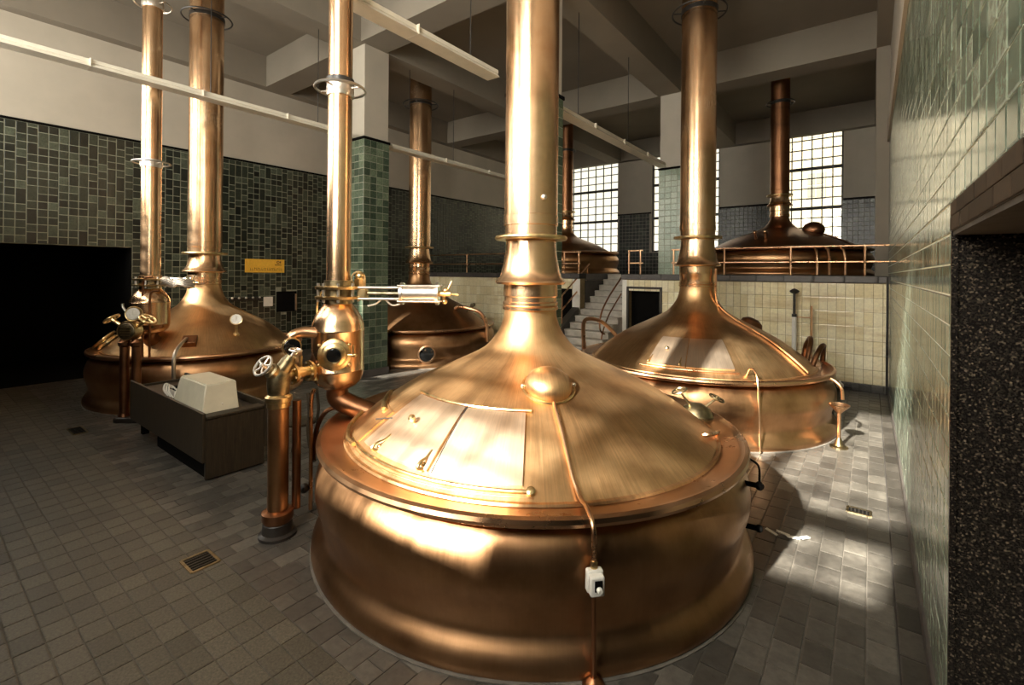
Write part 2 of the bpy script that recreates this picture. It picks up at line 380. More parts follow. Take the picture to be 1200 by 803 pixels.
struct('trim_5', MB().span((XR-.05, FRONT_Y, ZT), (XR, YB, ZT+.42)), M['plaster'], label='plaster ledge above the right wall tiles')

# front wall behind the camera with its tall windows
mb = MB(); xs = [XL-.4] + [x for w in FRONT_WINS for x in w[:2]] + [XR+.4]
mb.span((XL-.4, FRONT_Y-.25, 0), (XR+.4, FRONT_Y, 2.9)).span((XL-.4, FRONT_Y-.25, FW_Z1), (XR+.4, FRONT_Y, ZC))
for i in range(0, len(xs), 2): mb.span((xs[i], FRONT_Y-.25, 2.9), (xs[i+1], FRONT_Y, FW_Z1))
for a, b, z in FRONT_WINS:
    if z > 3: mb.span((a, FRONT_Y-.25, 2.9), (b, FRONT_Y, z))
struct('wall_front', mb, M['stringer'])
struct('floor_shade_slab', MB().span((XL, FRONT_Y, 3.85), (-4.75, -.05, 4.05)), M['stringer'])  # unseen slab, added to keep window light off the near-left floor
for k, (a, b, FW_Z0) in enumerate(FRONT_WINS):
    mb = MB(); n = max(3, round((b-a)/.45))
    for i in range(n+1):
        x = a + (b-a)*i/n; mb.box((x, FRONT_Y-.12, (FW_Z0+FW_Z1)/2), (.04, .05, FW_Z1-FW_Z0))
    for j in range(13):
        z = FW_Z0 + (FW_Z1-FW_Z0)*j/12; mb.box(((a+b)/2, FRONT_Y-.12, z), (b-a, .05, .1 if j in (4, 8) else .04))
    if k == 3: mb.box(((a+b)/2, FRONT_Y-.12, 4.5), (b-a, .08, .3))
    struct('window_%d' % (k+4), mb, M['steel'])

mb = MB()
for i in range(6): mb.box((XL-.2, LWY0+(LWY1-LWY0)*i/5, (LW_Z0+FW_Z1)/2), (.05, .04, FW_Z1-LW_Z0))
for j in range(13): mb.box((XL-.2, (LWY0+LWY1)/2, LW_Z0+(FW_Z1-LW_Z0)*j/12), (.05, LWY1-LWY0, .1 if j in (4, 8) else .04))
struct('window_8', mb, M['steel'])  # glazing bars of the unseen window added for its light
# back wall and its three windows of small panes
BW = [(-12.25, -9.4), (-7.8, -4.95), (-3.05, -.8)]; BZ0, BZ1 = 3.4, 7.85
mb = MB(); xs = [XL-.4] + [x for w in BW for x in w] + [XR+.4]
mb.span((XL-.4, YB, 0), (XR+.4, YB+.4, BZ0)).span((XL-.4, YB, BZ1), (XR+.4, YB+.4, ZC))
for i in range(0, len(xs), 2): mb.span((xs[i], YB, BZ0), (xs[i+1], YB+.4, BZ1))
wb = struct('wall_back', mb, M['plaster'])
def skip_b(x, z): return z > BZ0-.05 and any(a-.03 < x < b+.03 for a, b in BW)
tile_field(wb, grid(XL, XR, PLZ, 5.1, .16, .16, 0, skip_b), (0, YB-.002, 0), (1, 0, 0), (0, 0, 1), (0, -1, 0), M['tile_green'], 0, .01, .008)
struct('trim_6', MB().span((XL, YB-.04, 5.1), (BW[0][0], YB, 5.16)).span((BW[0][1], YB-.04, 5.1), (BW[1][0], YB, 5.16)).span((BW[1][1], YB-.04, 5.1), (BW[2][0], YB, 5.16)).span((BW[2][1], YB-.04, 5.1), (XR, YB, 5.16)), M['black'], label='black moulding above the back wall tiles')
for k, (a, b) in enumerate(BW):
    w = b-a; fr = MB(); y = YB+.15
    for x in (a+.03, b-.03): fr.box((x, y, (BZ0+BZ1)/2), (.06, .09, BZ1-BZ0))
    for z in (BZ0+.03, BZ1-.03): fr.box(((a+b)/2, y, z), (w, .09, .06))
    root = struct('window_%d' % (k+1), fr, M['steel'])
    tz = [BZ0+.06, BZ0+(BZ1-BZ0)*.335, BZ0+(BZ1-BZ0)*.665, BZ1-.06]
    for z in tz[1:3]: MB().box(((a+b)/2, y, z), (w, .08, .11)).build('transom', M['steel'], root, smooth=0)
    cols = 7
    for i in range(1, cols): MB().box((a+w*i/cols, y, (BZ0+BZ1)/2), (.035, .05, BZ1-BZ0-.1)).build('mullion', M['steel'], root, smooth=0)
    pm = None
    for s in range(3):
        z0, z1 = tz[s], tz[s+1]
        for j in range(4):
            if j: MB().box(((a+b)/2, y, z0+(z1-z0)*j/4), (w-.1, .05, .035)).build('glazing_bar', M['steel'], root, smooth=0)
            for i in range(cols):
                if pm is None: pm = MB().box((0, 0, 0), (w/cols-.02, .008, (z1-z0)/4-.02)).mesh('pane', M['glass'], 0)
                o = bpy.data.objects.new('pane', pm); COL.objects.link(o); o.parent = root
                o.location = (a+w*(i+.5)/cols, y, z0+(z1-z0)*(j+.5)/4)

# ceiling, beams, columns
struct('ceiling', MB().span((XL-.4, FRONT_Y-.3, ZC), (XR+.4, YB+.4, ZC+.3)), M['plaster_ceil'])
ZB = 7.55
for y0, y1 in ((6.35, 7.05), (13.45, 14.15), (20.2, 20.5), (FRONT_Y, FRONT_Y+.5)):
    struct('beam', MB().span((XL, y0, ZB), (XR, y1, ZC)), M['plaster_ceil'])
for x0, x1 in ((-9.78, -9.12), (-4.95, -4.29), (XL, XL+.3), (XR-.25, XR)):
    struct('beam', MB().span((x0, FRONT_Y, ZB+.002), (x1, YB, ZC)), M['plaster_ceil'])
CS = .66
def column(xc, yc, z0, mat, lab, faces, cap):
    h = CS/2
    c = struct('column', MB().span((xc-h, yc-h, z0), (xc+h, yc+h, ZB)), M['plaster'], label=lab)
    MB().span((xc-h-.02, yc-h-.02, z0), (xc+h+.02, yc+h+.02, ZT)).build('grout_bed', M['grout'], c, smooth=0)
    MB().span((xc-h-.04, yc-h-.04, ZT), (xc+h+.04, yc+h+.04, ZT+.06)).build('moulding', M['black'], c, smooth=0)
    if z0 < 1: MB().span((xc-h-.045, yc-h-.045, 0), (xc+h+.045, yc+h+.045, .16)).build('plinth', M['slab'], c, smooth=0)
    g = grid(-h-.02, h+.02, (.16 if z0 < 1 else z0), ZT, (CS+.04)/4, .165)
    e = h+.02; zero = Vector((xc, yc, 0))
    for k, (o, u, n) in enumerate((((0, -e, 0), (1, 0, 0), (0, -1, 0)), ((e, 0, 0), (0, 1, 0), (1, 0, 0)), ((0, e, 0), (1, 0, 0), (0, 1, 0)), ((-e, 0, 0), (0, 1, 0), (-1, 0, 0)))):
        tile_field(c, g, zero+Vector(o), u, (0, 0, 1), n, mat, cap if k in faces else 0, .014, .008)
    return c
column(-9.45, 6.79, 0, M['tile_col'], 'green tiled column with white top behind the slim riser', (0, 1), 130)
column(-4.62, 6.70, 0, M['tile_col'], 'green tiled column hidden behind the front kettle flue', (1,), 60)
column(-4.55, 13.80, PLZ, M['tile_pale'], 'pale green tiled column standing on the raised platform', (0,), 90)
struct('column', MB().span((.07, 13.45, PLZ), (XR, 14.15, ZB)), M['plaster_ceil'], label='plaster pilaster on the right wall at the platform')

# ------------------------------------------------------------------ platform and stairs
SX0, SX1 = -6.8, -5.45
struct('floor_platform', MB().span((XL, PLY+.3, 2.2), (SX0, YB, PLZ-.004)).span((SX1, PLY+.3, 2.2), (XR, YB, PLZ-.004)).span((SX0, 14.3, 2.2), (SX1, YB, PLZ-.004)), M['slab'])
OX0, OX1, OZ = -5.30, -4.38, 2.03
wp = struct('wall_platform', MB().span((OX1, PLY, 0), (XR, PLY+.3, PLZ-.02)).span((SX1, PLY, 0), (OX0, PLY+.3, PLZ-.02)).span((OX0, PLY, OZ), (OX1, PLY+.3, PLZ-.02))
            .span((SX1, PLY+.3, 0), (SX1+.2, 14.5, 2.2)), M['grout_yel'])
def skip_o(x, z): return OX0 < x < OX1 and z < OZ
tile_field(wp, grid(SX1, XR, .16, 2.24, .157, .297, 0, skip_o), (0, PLY, 0), (1, 0, 0), (0, 0, 1), (0, -1, 0), M['tile_yellow'], 290, .008, .01)
MB().span((OX1, PLY-.03, 0), (XR, PLY, .16)).span((SX1, PLY-.03, 0), (OX0, PLY, .16)).build('skirting', M['grout_dark'], wp, smooth=0)
tile_field(wp, grid(OX1, XR, 0, .16, .2, .16), (0, PLY-.03, 0), (1, 0, 0), (0, 0, 1), (0, -1, 0), M['tile_curb'], 30, .01, .01, name='skirting_tile')
f = MB()
for x in (OX0, OX1): f.box((x, PLY-.015, OZ/2), (.06, .05, OZ))
f.box(((OX0+OX1)/2, PLY-.015, OZ), (OX1-OX0+.06, .05, .06)); f.build('opening_frame', M['wood'], wp, smooth=0)
MB().span((OX0, PLY+.25, 0), (OX1, PLY+.3, OZ)).build('opening_dark', M['black'], wp, smooth=0)  # black panel paints in the dark interior of the opening
MB().span((SX1-.01, PLY-.014, 0), (OX0-.03, PLY+.01, 2.24)).build('corner_strip', M['white_enamel'], wp, smooth=0)
co = struct('trim_7', MB().span((SX1-.03, PLY-.06, 2.25), (XR, PLY+.35, PLZ)), M['grout_dark'], label='dark stone coping along the right platform edge')
tile_field(co, grid(SX1-.03, XR, 2.25, PLZ, .56, .15), (0, PLY-.06, 0), (1, 0, 0), (0, 0, 1), (0, -1, 0), M['slab'], 40, .012, .02, name='coping_stone')
LX0, LX1, LZ = -8.05, -7.03, 2.0
wq = struct('wall_platform', MB().span((XL, PLY, 0), (LX0, PLY+.3, PLZ-.02)).span((LX1, PLY, 0), (SX0, PLY+.3, PLZ-.02)).span((LX0, PLY, LZ), (LX1, PLY+.3, PLZ-.02)), M['grout_yel'])
def skip_p(x, z): return LX0 < x < LX1 and z < LZ
tile_field(wq, grid(XL, SX0, .16, 2.24, .157, .297, 0, skip_p), (0, PLY, 0), (1, 0, 0), (0, 0, 1), (0, -1, 0), M['tile_yellow'], 150, .008, .01)
MB().span((LX0, PLY+.25, 0), (LX1, PLY+.3, LZ)).build('opening_dark', M['black'], wq, smooth=0)  # black panel, darkness of the left opening put into its colour
MB().span((LX1, PLY-.014, 0), (SX0+.01, PLY+.01, 2.24)).build('corner_strip', M['white_enamel'], wq, smooth=0)
cq = struct('trim_8', MB().span((XL, PLY-.06, 2.25), (SX0+.02, PLY+.35, PLZ)), M['grout_dark'], label='dark stone coping along the left platform edge')
tile_field(cq, grid(XL, SX0+.02, 2.25, PLZ, .56, .15), (0, PLY-.06, 0), (1, 0, 0), (0, 0, 1), (0, -1, 0), M['slab'], 40, .012, .02, name='coping_stone')

st = thing('staircase', 'grey stone staircase rising to the platform between the yellow tiled walls', 'staircase', ((SX0+SX1)/2, 10.15, 0))
NS, RUN = 14, .298
for i in range(NS):
    z1 = (i+1)*PLZ/NS; y0 = i*RUN
    mb = MB().span((SX0+.02-st.location.x, y0+.03, max(0, z1-.6)), (SX1-st.location.x-.005, y0+RUN+.03, z1-.045))
    o = mb.build('step', M['concrete'], st, smooth=0)
    MB().span((SX0+.02-st.location.x, y0, z1-.045), (SX1-st.location.x-.005, y0+RUN+.03, z1)).build('tread', M['concrete'], o, smooth=0, bev=.012)
sl = PLZ/NS/RUN; xx = SX0-st.location.x
v = []
for x in (xx-.2, xx+.02): v += [(x, -.15, 0), (x, 2.02, 0), (x, 2.02, 2.02*sl+.25), (x, -.15, .25)]
MB().add(v, [(0, 1, 2, 3), (7, 6, 5, 4), (0, 4, 5, 1), (1, 5, 6, 2), (2, 6, 7, 3), (3, 7, 4, 0)]).build('stringer', M['stringer'], st, smooth=0)
v = []
for x in (xx+.015, xx-.0): v += [(x, 2.42, 0), (x, 4.14, 0), (x, 4.14, PLZ-.21), (x, 2.42, PLZ-.21)]
MB().add(v, [(3, 2, 1, 0), (4, 5, 6, 7), (0, 1, 5, 4), (1, 2, 6, 5), (2, 3, 7, 6), (3, 0, 4, 7)]).build('side_wall', M['stringer'], st, smooth=0)

hr = thing('stair_handrail', 'copper double handrail climbing the left side of the staircase', 'handrail', (SX0-.09, 10.0, 0))
for dz in (.95, .55): MB().tube([(0, .05, .05+dz), (0, 3.0, .05+dz+2.95*sl)], .022, 8, 0).build('rail', M['copper_bare'], hr)
for y in (.1, 1.4, 2.9): MB().cyl((0, y, .1+max(0, y-.1)*sl), (0, y, 1.0+(y-.05)*sl), .02, 8).build('post', M['copper_dark'], hr)
hs = thing('stair_handrail', 'dark looped handrail on the right side of the staircase', 'handrail', (SX1-.12, 11.2, 0))
MB().tube([(0, 1.2, 1.05+1.2*sl+.55), (0, .5, 1.05+.5*sl+.5), (0, .05, 1.45), (0, -.1, 1.1), (0, .05, .85), (.06, .5, .78)], .022, 8).build('rail', M['copper_dark'], hs)
MB().tube([(0, 1.2, .65+1.2*sl+.5), (0, .45, .65+.45*sl+.4), (0, .1, .9), (0, .02, .6), (.06, .25, .45)], .018, 8).build('rail', M['copper_dark'], hs)

def railing(lab, x0, x1, posts, y=PLY+.12):
    r = thing('platform_railing', lab, 'railing', (x0, y, PLZ))
    for z in (.3, .64): MB().cyl((0, 0, z), (x1-x0, 0, z), .022, 10).build('rail', M['copper_bare'], r)
    for x in posts:
        MB().cyl((x-x0, 0, 0), (x-x0, 0, .66), .025, 10).rev((x-x0, 0, .28), (0, 0, 1), [(0, .03), (.02, .038), (.04, .03)], 10).build('post', M['copper_bare'], r)
    return r
railing('copper two-bar railing on the right platform below the back window', -4.15, XR-.02, (-4.1, -2.86, -1.45, -.1))
railing('short copper railing between the staircase and the pale column', -5.35, -4.93, (-5.33, -5.0))
railing('copper two-bar railing on the left platform beyond the staircase', -13.7, -6.85, (-13.6, -11.4, -9.3, -8.0, -7.4, -6.9))

# ------------------------------------------------------------------ kettles
DOME = [(1.76, .905), (1.60, 1.03), (1.37, 1.19), (1.13, 1.33), (.69, 1.53), (.51, 1.62), (.42, 1.69), (.32, 1.82), (.27, 1.95), (.26, 2.05)]
def dense(P, n=6):
    P = [Vector(p) for p in P]; Q = [P[0]*2-P[1]] + P + [P[-1]*2-P[-2]]; o = []
    for i in range(1, len(Q)-2):
        for j in range(n):
            u = j/n; a, b, c, d = Q[i-1:i+3]
            o.append(.5*((2*b) + (c-a)*u + (2*a-5*b+4*c-d)*u*u + (3*b-a-3*c+d)*u**3))
    return o + [P[-1]]
def lathe(prof, n=96): return MB().rev((0, 0, 0), (0, 0, 1), [(z, r) for r, z in prof], n, False)
def handwheel(c, ax, R, r=.011, spokes=5):
    mb = MB().torus(c, ax, R, r, 24, 6); c = Vector(c); ax = Vector(ax).normalized(); e = ax.orthogonal().normalized(); g = ax.cross(e)
    for k in range(spokes):
        a = 2*PI*k/spokes; mb.cyl(c, c+(e*math.cos(a)+g*math.sin(a))*R, r*.7, 6)
    return mb.cyl(c-ax*.02, c+ax*.025, R*.2, 10)
def pol(az, r, z): a_ = math.radians(az); return Vector((r*math.cos(a_), r*math.sin(a_), z))
class Kettle:
    def __init__(s, name, lab, loc, R, zn, zb, zf, pr, ztop, rings=(), body='copper_body', dome='copper_dome', nr=None, zr=.905, pipe='copper_pipe', belly=1.0):
        s.R, s.k, s.zr, s.zn = R, R/1.98, zr, zn
        s.root = thing(name, lab, 'kettle', loc, 'copper kettles of the brewhouse')
        nr = nr or pr*.97; k = s.k; s.nr = nr
        def mr(r): return nr + (r-.26)*(1.76*k-nr)/1.5
        s.D = dense([(mr(r), zr + (z-.905)*(zn-zr)/(2.05-.905)) for r, z in DOME])
        q = zr/.905*belly
        bp = [(2.0, 0), (2.02, .02), (2.025, .07), (2.0, .13), (1.955, .19), (1.935, .235), (1.94, .3), (1.965, .4), (1.995, .50), (1.997, .58), (1.985, .66), (1.955, .74), (1.915, .80), (1.87, .84), (1.83, .865)]
        lathe([(r*k, z*q) for r, z in dense(bp, 3)]).build('belly', M[body], s.root)
        lathe([(2.015*k, .0), (2.035*k, .0), (2.035*k, .008), (2.015*k, .012)]).build('base_ring', M['grout_mid'], s.root)
        rp = [(1.82, -.04), (1.90, -.038), (1.95, -.035), (1.985, -.015), (1.995, .01), (1.985, .035), (1.955, .045), (1.93, .03), (1.90, .02), (1.80, .006), (1.755, .0)]
        lathe([(r*k, zr+z) for r, z in rp]).build('rim', M['copper_rim'], s.root)
        lathe([tuple(p) for p in s.D]).build('dome', M[dome], s.root)
        rp = [(s.D[0][0]+.012, zr+.006), (s.D[0][0]+.004, zr+.022), (s.D[0][0]-.02, zr+.025)]
        lathe(rp).build('seam_band', M[dome], s.root)
        # collar rings, flared bell and flange under the flue
        c = MB()
        h = zb-zn
        c.rev((0, 0, zn-.02), (0, 0, 1), [(0, nr+.002), (.01, nr+.02), (.035, nr+.02), (.045, nr+.005), (.055, nr+.018), (.08, nr+.018), (.09, nr+.004), (h*.55, nr+.004), (h*.6, nr+.014), (h*.75, nr+.014), (h, nr+.01), (h+.03, nr+.01)], 48, False)
        c.build('collar', M['copper_pipe'], s.root)
        hb = zf-zb; bw = nr*1.24
        MB().rev((0, 0, zb), (0, 0, 1), [(0, nr), (0.0, bw+.02), (.02, bw+.035), (.045, bw+.02), (.07, bw-.01), (hb*.35, nr*1.1), (hb*.65, nr*1.0), (hb*.9, nr*.97), (hb, nr*.96)], 48, False).build('bell', M['copper_pipe'], s.root)
        fr = nr*1.37
        MB().rev((0, 0, zf-.02), (0, 0, 1), [(0, pr), (0, fr), (.012, fr+.008), (.028, fr+.008), (.04, fr), (.04, pr)], 48, False).build('flange', M['brass'], s.root)
        MB().rev((0, 0, zf), (0, 0, 1), [(0, pr*.98), (.12, pr*.98), (.125, pr*1.02), (.22, pr*1.02), (.225, pr), (ztop-zf, pr)], 48, False).build('flue', M[pipe], s.root)
        for z, ro in rings:
            g = MB().torus((0, 0, z), (0, 0, 1), ro, .016, 36, 6)
            for a in range(4):
                d = Vector((math.cos(a*PI/2+.5), math.sin(a*PI/2+.5), 0)); g.cyl(d*pr*.98+Vector((0, 0, z)), d*ro+Vector((0, 0, z)), .012, 6)
            g.rev((0, 0, z-.04), (0, 0, 1), [(0, pr+.001), (0, pr+.014), (.08, pr+.014), (.08, pr+.001)], 32, False)
            g.build('flue_ring', M['iron'], s.root)
    def z(s, r):
        D = s.D
        for a, b in zip(D, D[1:]):
            if b[0] <= r <= a[0]: return a[1] + (b[1]-a[1])*(a[0]-r)/max(1e-6, a[0]-b[0])
        return D[0][1]
    def P(s, az, r, off=0):
        a = math.radians(az); dr = (s.z(r-.02)-s.z(r+.02))/.04; n = Vector((dr, 1)).normalized()
        rr = r + n.x*off; return Vector((rr*math.cos(a), rr*math.sin(a), s.z(r) + n.y*off))
    def nrm(s, az, r): return (s.P(az, r, .1)-s.P(az, r, 0)).normalized()
    def patch(s, az0, az1, r0, r1, off, name, mat, parent=None, az0b=None, az1b=None, n=14, m_=10, lab=None):
        vs = []; az0b = az0 if az0b is None else az0b; az1b = az1 if az1b is None else az1b
        for o in (off, -.01):
            for j in range(m_+1):
                f = j/m_; r = r0+(r1-r0)*f; A0 = az0+(az0b-az0)*f; A1 = az1+(az1b-az1)*f
                for i in range(n+1): vs.append(s.P(A0+(A1-A0)*i/n, r, o))
        W_ = n+1; T = W_*(m_+1); fs = [(j*W_+i, (j+1)*W_+i, (j+1)*W_+i+1, j*W_+i+1) for j in range(m_) for i in range(n)]
        edge = [i for i in range(n)] + [j*W_+n for j in range(m_)] + [m_*W_+i for i in range(n, 0, -1)] + [j*W_ for j in range(m_, 0, -1)]
        for a, b in zip(edge, edge[1:]+edge[:1]): fs.append((a, b, b+T, a+T))
        o = MB().add(vs, fs).build(name, M[mat], parent or s.root, smooth=40)
        if lab: o['label'] = lab
        return o
    def line(s, pts, rad, off, name, mat, parent=None, n=8, closed=False):
        q = []
        for (a0, r0), (a1, r1) in zip(pts, pts[1:]):
            for j in range(8): q.append(s.P(a0+(a1-a0)*j/8, r0+(r1-r0)*j/8, off))
        q.append(s.P(*pts[-1], off)); return MB().tube(q, rad, n, 0).build(name, M[mat], parent or s.root)
    def latch(s, az, r, parent):
        p, n = s.P(az, r), s.nrm(az, r); d = (s.P(az, r-.05)-p).normalized(); sd = n.cross(d)
        MB().tube([p+n*.005-d*.03-sd*.02, p+n*.05-d*.05, p+n*.055+d*.0, p+n*.03+d*.05, p+n*.02+d*.12], [.012, .014, .012, .009, .007], 8).ball(p+n*.012, .022, 10, 6).build('latch', M['brass'], parent)

# front kettle
K1 = Kettle('brewing_kettle', 'large polished copper kettle in front with a knobbed hatch and switch conduit', (-2.735, 3.915, 0), 1.98, 2.05, 2.29, 2.75, .267, ZC, ((5.9, .42),))
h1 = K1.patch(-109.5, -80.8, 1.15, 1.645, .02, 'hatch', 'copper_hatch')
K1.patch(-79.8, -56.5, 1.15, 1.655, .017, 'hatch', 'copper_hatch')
K1.line([(-113, 1.13), (-54.2, 1.13)], .014, .012, 'hatch_rail', 'brass')
K1.line([(-118, 1.69), (-100, 1.685), (-54.6, 1.685)], .014, .012, 'hatch_rail', 'brass')
K1.line([(-80.3, 1.14), (-79.2, 1.65)], .007, .012, 'hatch_seam', 'iron')
K1.patch(-134, -113, 1.38, 1.69, .012, 'side_hatch', 'copper_dome', az0b=-124, az1b=-113.5)
K1.line([(-138, 1.36), (-130, 1.39), (-119, 1.42)], .022, .03, 'hatch_handle', 'brass')
K1.line([(-136, 1.62), (-129, 1.70), (-119, 1.715), (-112, 1.70)], .02, .035, 'hatch_handle', 'brass')
K1.line([(-117, 1.50), (-113, 1.46), (-108.5, 1.42)], .006, .02, 'hatch_seam', 'iron')
for az, r in ((-101.2, 1.61), (-82.6, 1.615)): K1.latch(az, r, K1.root)
p, n = K1.P(-96.4, 1.375), K1.nrm(-96.4, 1.375)
MB().rev(p, n, [(0, .055), (.008, .055), (.012, .02), (.04, .012), (.05, .026), (.075, .03), (.09, .018), (.094, 0)], 14).build('hatch_knob', M['brass'], h1)
for az in (-54.6, -119):
    p, n = K1.P(az, 1.685 if az > -100 else 1.42), K1.nrm(az, 1.6)
    MB().rev(p, n, [(0, .03), (.03, .03), (.035, .02), (.036, 0)], 12).build('hinge_boss', M['brass'], K1.root)
K1.line([(-111, 1.715), (-54, 1.712)], .006, .004, 'weld_line', 'copper_dome')
# inspection lamp cover, conduit, switch
p, n = K1.P(-44.8, .86), K1.nrm(-44.8, .86)
lc = MB().rev(p-n*.02, n, [(0, .215), (.02, .215), (.03, .20), (.06, .195), (.10, .178), (.135, .14), (.158, .085), (.168, 0)], 32, False).build('lamp_cover', M['copper_dome'], K1.root)
MB().torus(p+n*.005, n, .212, .012, 36, 6).build('cover_ring', M['brass'], lc)
d = n.cross(Vector((0, 0, 1))).normalized()
for sgn in (-1, 1): MB().ball(p+d*sgn*.215+n*.02, .02, 10, 6).build('cover_screw', M['chrome'], lc)
a = math.radians(-44.2); ca, sa = math.cos(a), math.sin(a)
path = [K1.P(-44.7, r, .02) for r in (1.06, 1.2, 1.35, 1.5, 1.62)]
path += [Vector((r*ca, r*sa, z)) for r, z in ((1.76, .96), (1.90, .965), (2.00, .93), (2.035, .86), (2.035, .78), (2.03, .70))]
MB().tube(path, .0155, 10, 4).build('conduit', M['copper_bare'], K1.root)
MB().tube([Vector((r*ca, r*sa, z)) for r, z in ((2.035, .58), (2.04, .4), (2.05, .25), (2.05, .03))], .014, 10).build('conduit', M['copper_dark'], K1.root)
MB().rev((2.05*ca, 2.05*sa, 0), (0, 0, 1), [(0, .07), (.02, .065), (.045, .04), (.06, .02)], 16).build('conduit_foot', M['copper_dark'], K1.root)
rot = Matrix.Rotation(a, 3, 'Z')
sb = MB().box((2.045*ca, 2.045*sa, .62), (.05, .10, .13), rot).build('switch_box', M['white_enamel'], K1.root, smooth=30, bev=.012)
MB().box((2.085*ca, 2.085*sa, .615), (.05, .085, .115), rot).build('switch_cover', M['white_enamel'], sb, smooth=30, bev=.01)
dv = Vector((ca, sa, 0)); tv = Vector((-sa, ca, 0))
MB().box(dv*2.112+tv*.004+Vector((0, 0, .622)), (.006, .045, .06), rot).build('switch_recess', M['black'], sb, smooth=0)
MB().rev(dv*2.11+tv*.006+Vector((0, 0, .605)), dv, [(0, .018), (.025, .016), (.03, .012), (.03, 0)], 12).build('switch_knob', M['white_enamel'], sb)
MB().rev(dv*2.035+Vector((0, 0, .685)), (0, 0, 1), [(0, .022), (.03, .022), (.04, .017)], 12).build('gland', M['brass'], sb)
# lug on the flue, back handle, wheel valve on the far rim, side brackets
MB().ball(Vector((.24, -.13, 3.13)), .028, 10, 6).build('flue_knob', M['chrome'], K1.root)
MB().tube([K1.P(12, 1.62, .0), K1.P(13, 1.66, .05), K1.P(20, 1.72, .06), K1.P(24, 1.75, .0)], .02, 8).build('rim_handle', M['copper_bare'], K1.root)
q = K1.P(44, 1.78, 0); vv = MB().rev((q.x, q.y, .87), (0, 0, 1), [(0, .2), (.05, .2), (.06, .17), (.13, .13), (.17, .06), (.18, 0)], 20).build('outlet_valve', M['bronze'], K1.root)
for dx, ax in (((-.1, -.06, .16), (-.35, -.25, 1)), ((.12, .06, .12), (.45, .1, 1))):
    c0 = Vector((q.x, q.y, .93)) + Vector(dx)*.4; c1 = Vector((q.x, q.y, .93)) + Vector(dx)*1.5
    MB().cyl(c0, c1, .012, 8).build('valve_stem', M['bronze'], vv); handwheel(c1, ax, .075, .010, 4).build('handwheel', M['bronze'], vv)
for z, s_ in ((.72, .035), (.38, .03)):
    aa = math.radians(8); e = Vector((math.cos(aa), math.sin(aa), 0))
    MB().cyl(e*1.95+Vector((0, 0, z)), e*2.05+Vector((0, 0, z)), .022, 8).ball(e*2.06+Vector((0, 0, z)), s_, 10, 6).build('side_bracket', M['black'], K1.root)
aa = math.radians(8); e = Vector((math.cos(aa), math.sin(aa), 0))
MB().tube([e*1.96+Vector((0, 0, .93)), e*2.05+Vector((0, 0, .88)), e*2.06+Vector((0, 0, .75))], .009, 8).build('side_pipe', M['black'], K1.root)

# right kettle
K2 = Kettle('brewing_kettle', 'tarnished copper kettle before the yellow tiled wall with a square hatch', (-2.48, 8.76, 0), 2.06, 2.20, 2.55, 3.06, .30, ZC, ((7.1, .46),))
K2.patch(-99, -79.6, 1.19, 1.69, .022, 'hatch', 'copper_hatch')
K2.patch(-79.0, -56.5, 1.19, 1.69, .022, 'hatch', 'copper_hatch')
K2.line([(-102, 1.73), (-55, 1.73)], .012, .012, 'hatch_rail', 'copper_bare')
for az in (-98, -82): K2.latch(az, 1.65, K2.root)
p, n = K2.P(-91.4, 1.43), K2.nrm(-91.4, 1.43); MB().rev(p, n, [(0, .04), (.02, .012), (.05, .03), (.07, 0)], 12).build('hatch_knob', M['bronze'], K2.root)
MB().tube([Vector((.36*math.cos(-.3), .36*math.sin(-.3), 2.5))] + [K2.P(-15.5, r, .03) for r in (.34, .45, .7, 1.0, 1.3, 1.6, 1.8)], .018, 8, 4).build('overflow_pipe', M['copper_bare'], K2.root)
p, n = K2.P(35, .95), K2.nrm(35, .95); MB().rev(p-n*.02, n, [(0, .2), (.03, .19), (.09, .17), (.14, .1), (.155, 0)], 24, False).build('lamp_cover', M['copper_dark'], K2.root)
MB().tube([pol(-51.5, 1.74, .97), pol(-51.7, 1.84, 1.08), pol(-52, 2.0, 1.07), pol(-52.5, 2.1, .9), pol(-52.2, 2.12, .5), pol(-52.2, 2.15, .02)], .013, 8).build('drip_pipe', M['copper_bare'], K2.root)
MB().tube([pol(-13, 2.0, .92), pol(-12, 2.1, .88), pol(-12, 2.2, .78), pol(-12, 2.22, .62)], .022, 8).build('drip_pipe', M['copper_bare'], K2.root)
for az, h in ((30, .35), (14, .3)):
    MB().tube([pol(az-8, 1.75, .95), pol(az-4, 1.85, .95+h*.8), pol(az+3, 1.95, .95+h), pol(az+10, 2.02, .95+h*.5), pol(az+12, 2.04, .92)], .04, 10).build('rim_pipe', M['copper_dark'], K2.root)
MB().tube([pol(172, 1.55, 1.0), pol(174, 1.75, 1.25), pol(180, 1.95, 1.45), pol(190, 2.1, 1.45), pol(205, 2.0, 1.0)], .04, 10).build('rim_pipe', M['copper_bare'], K2.root)

# left kettle
K3 = Kettle('brewing_kettle', 'copper kettle by the dark opening with a round gauge on its dome', (-10.75, 3.87, 0), 1.80, 2.14, 2.36, 2.74, .30, ZC, ((7.5, .44),), nr=.285)
p, n = K3.P(3.5, 1.27), K3.nrm(3.5, 1.27)
ga = MB().cyl(p-n*.01, p+Vector((0, 0, .2)), .022, 10).rev(p-n*.01, n, [(0, .06), (.03, .05), (.05, .022)], 12).build('gauge_stem', M['brass'], K3.root)
gd = Vector((.82, -.5, .25)).normalized(); gc = p+Vector((0, 0, .28))
MB().rev(gc-gd*.03, gd, [(0, .09), (.0, .105), (.05, .11), (.065, .105), (.06, .09)], 24).build('gauge_case', M['brass'], ga)
MB().rev(gc+gd*.032, gd, [(0, .09), (.002, .09)], 24).box(gc+gd*.037, (.008, .008, .13)).build('gauge_dial', M['dial'], ga)
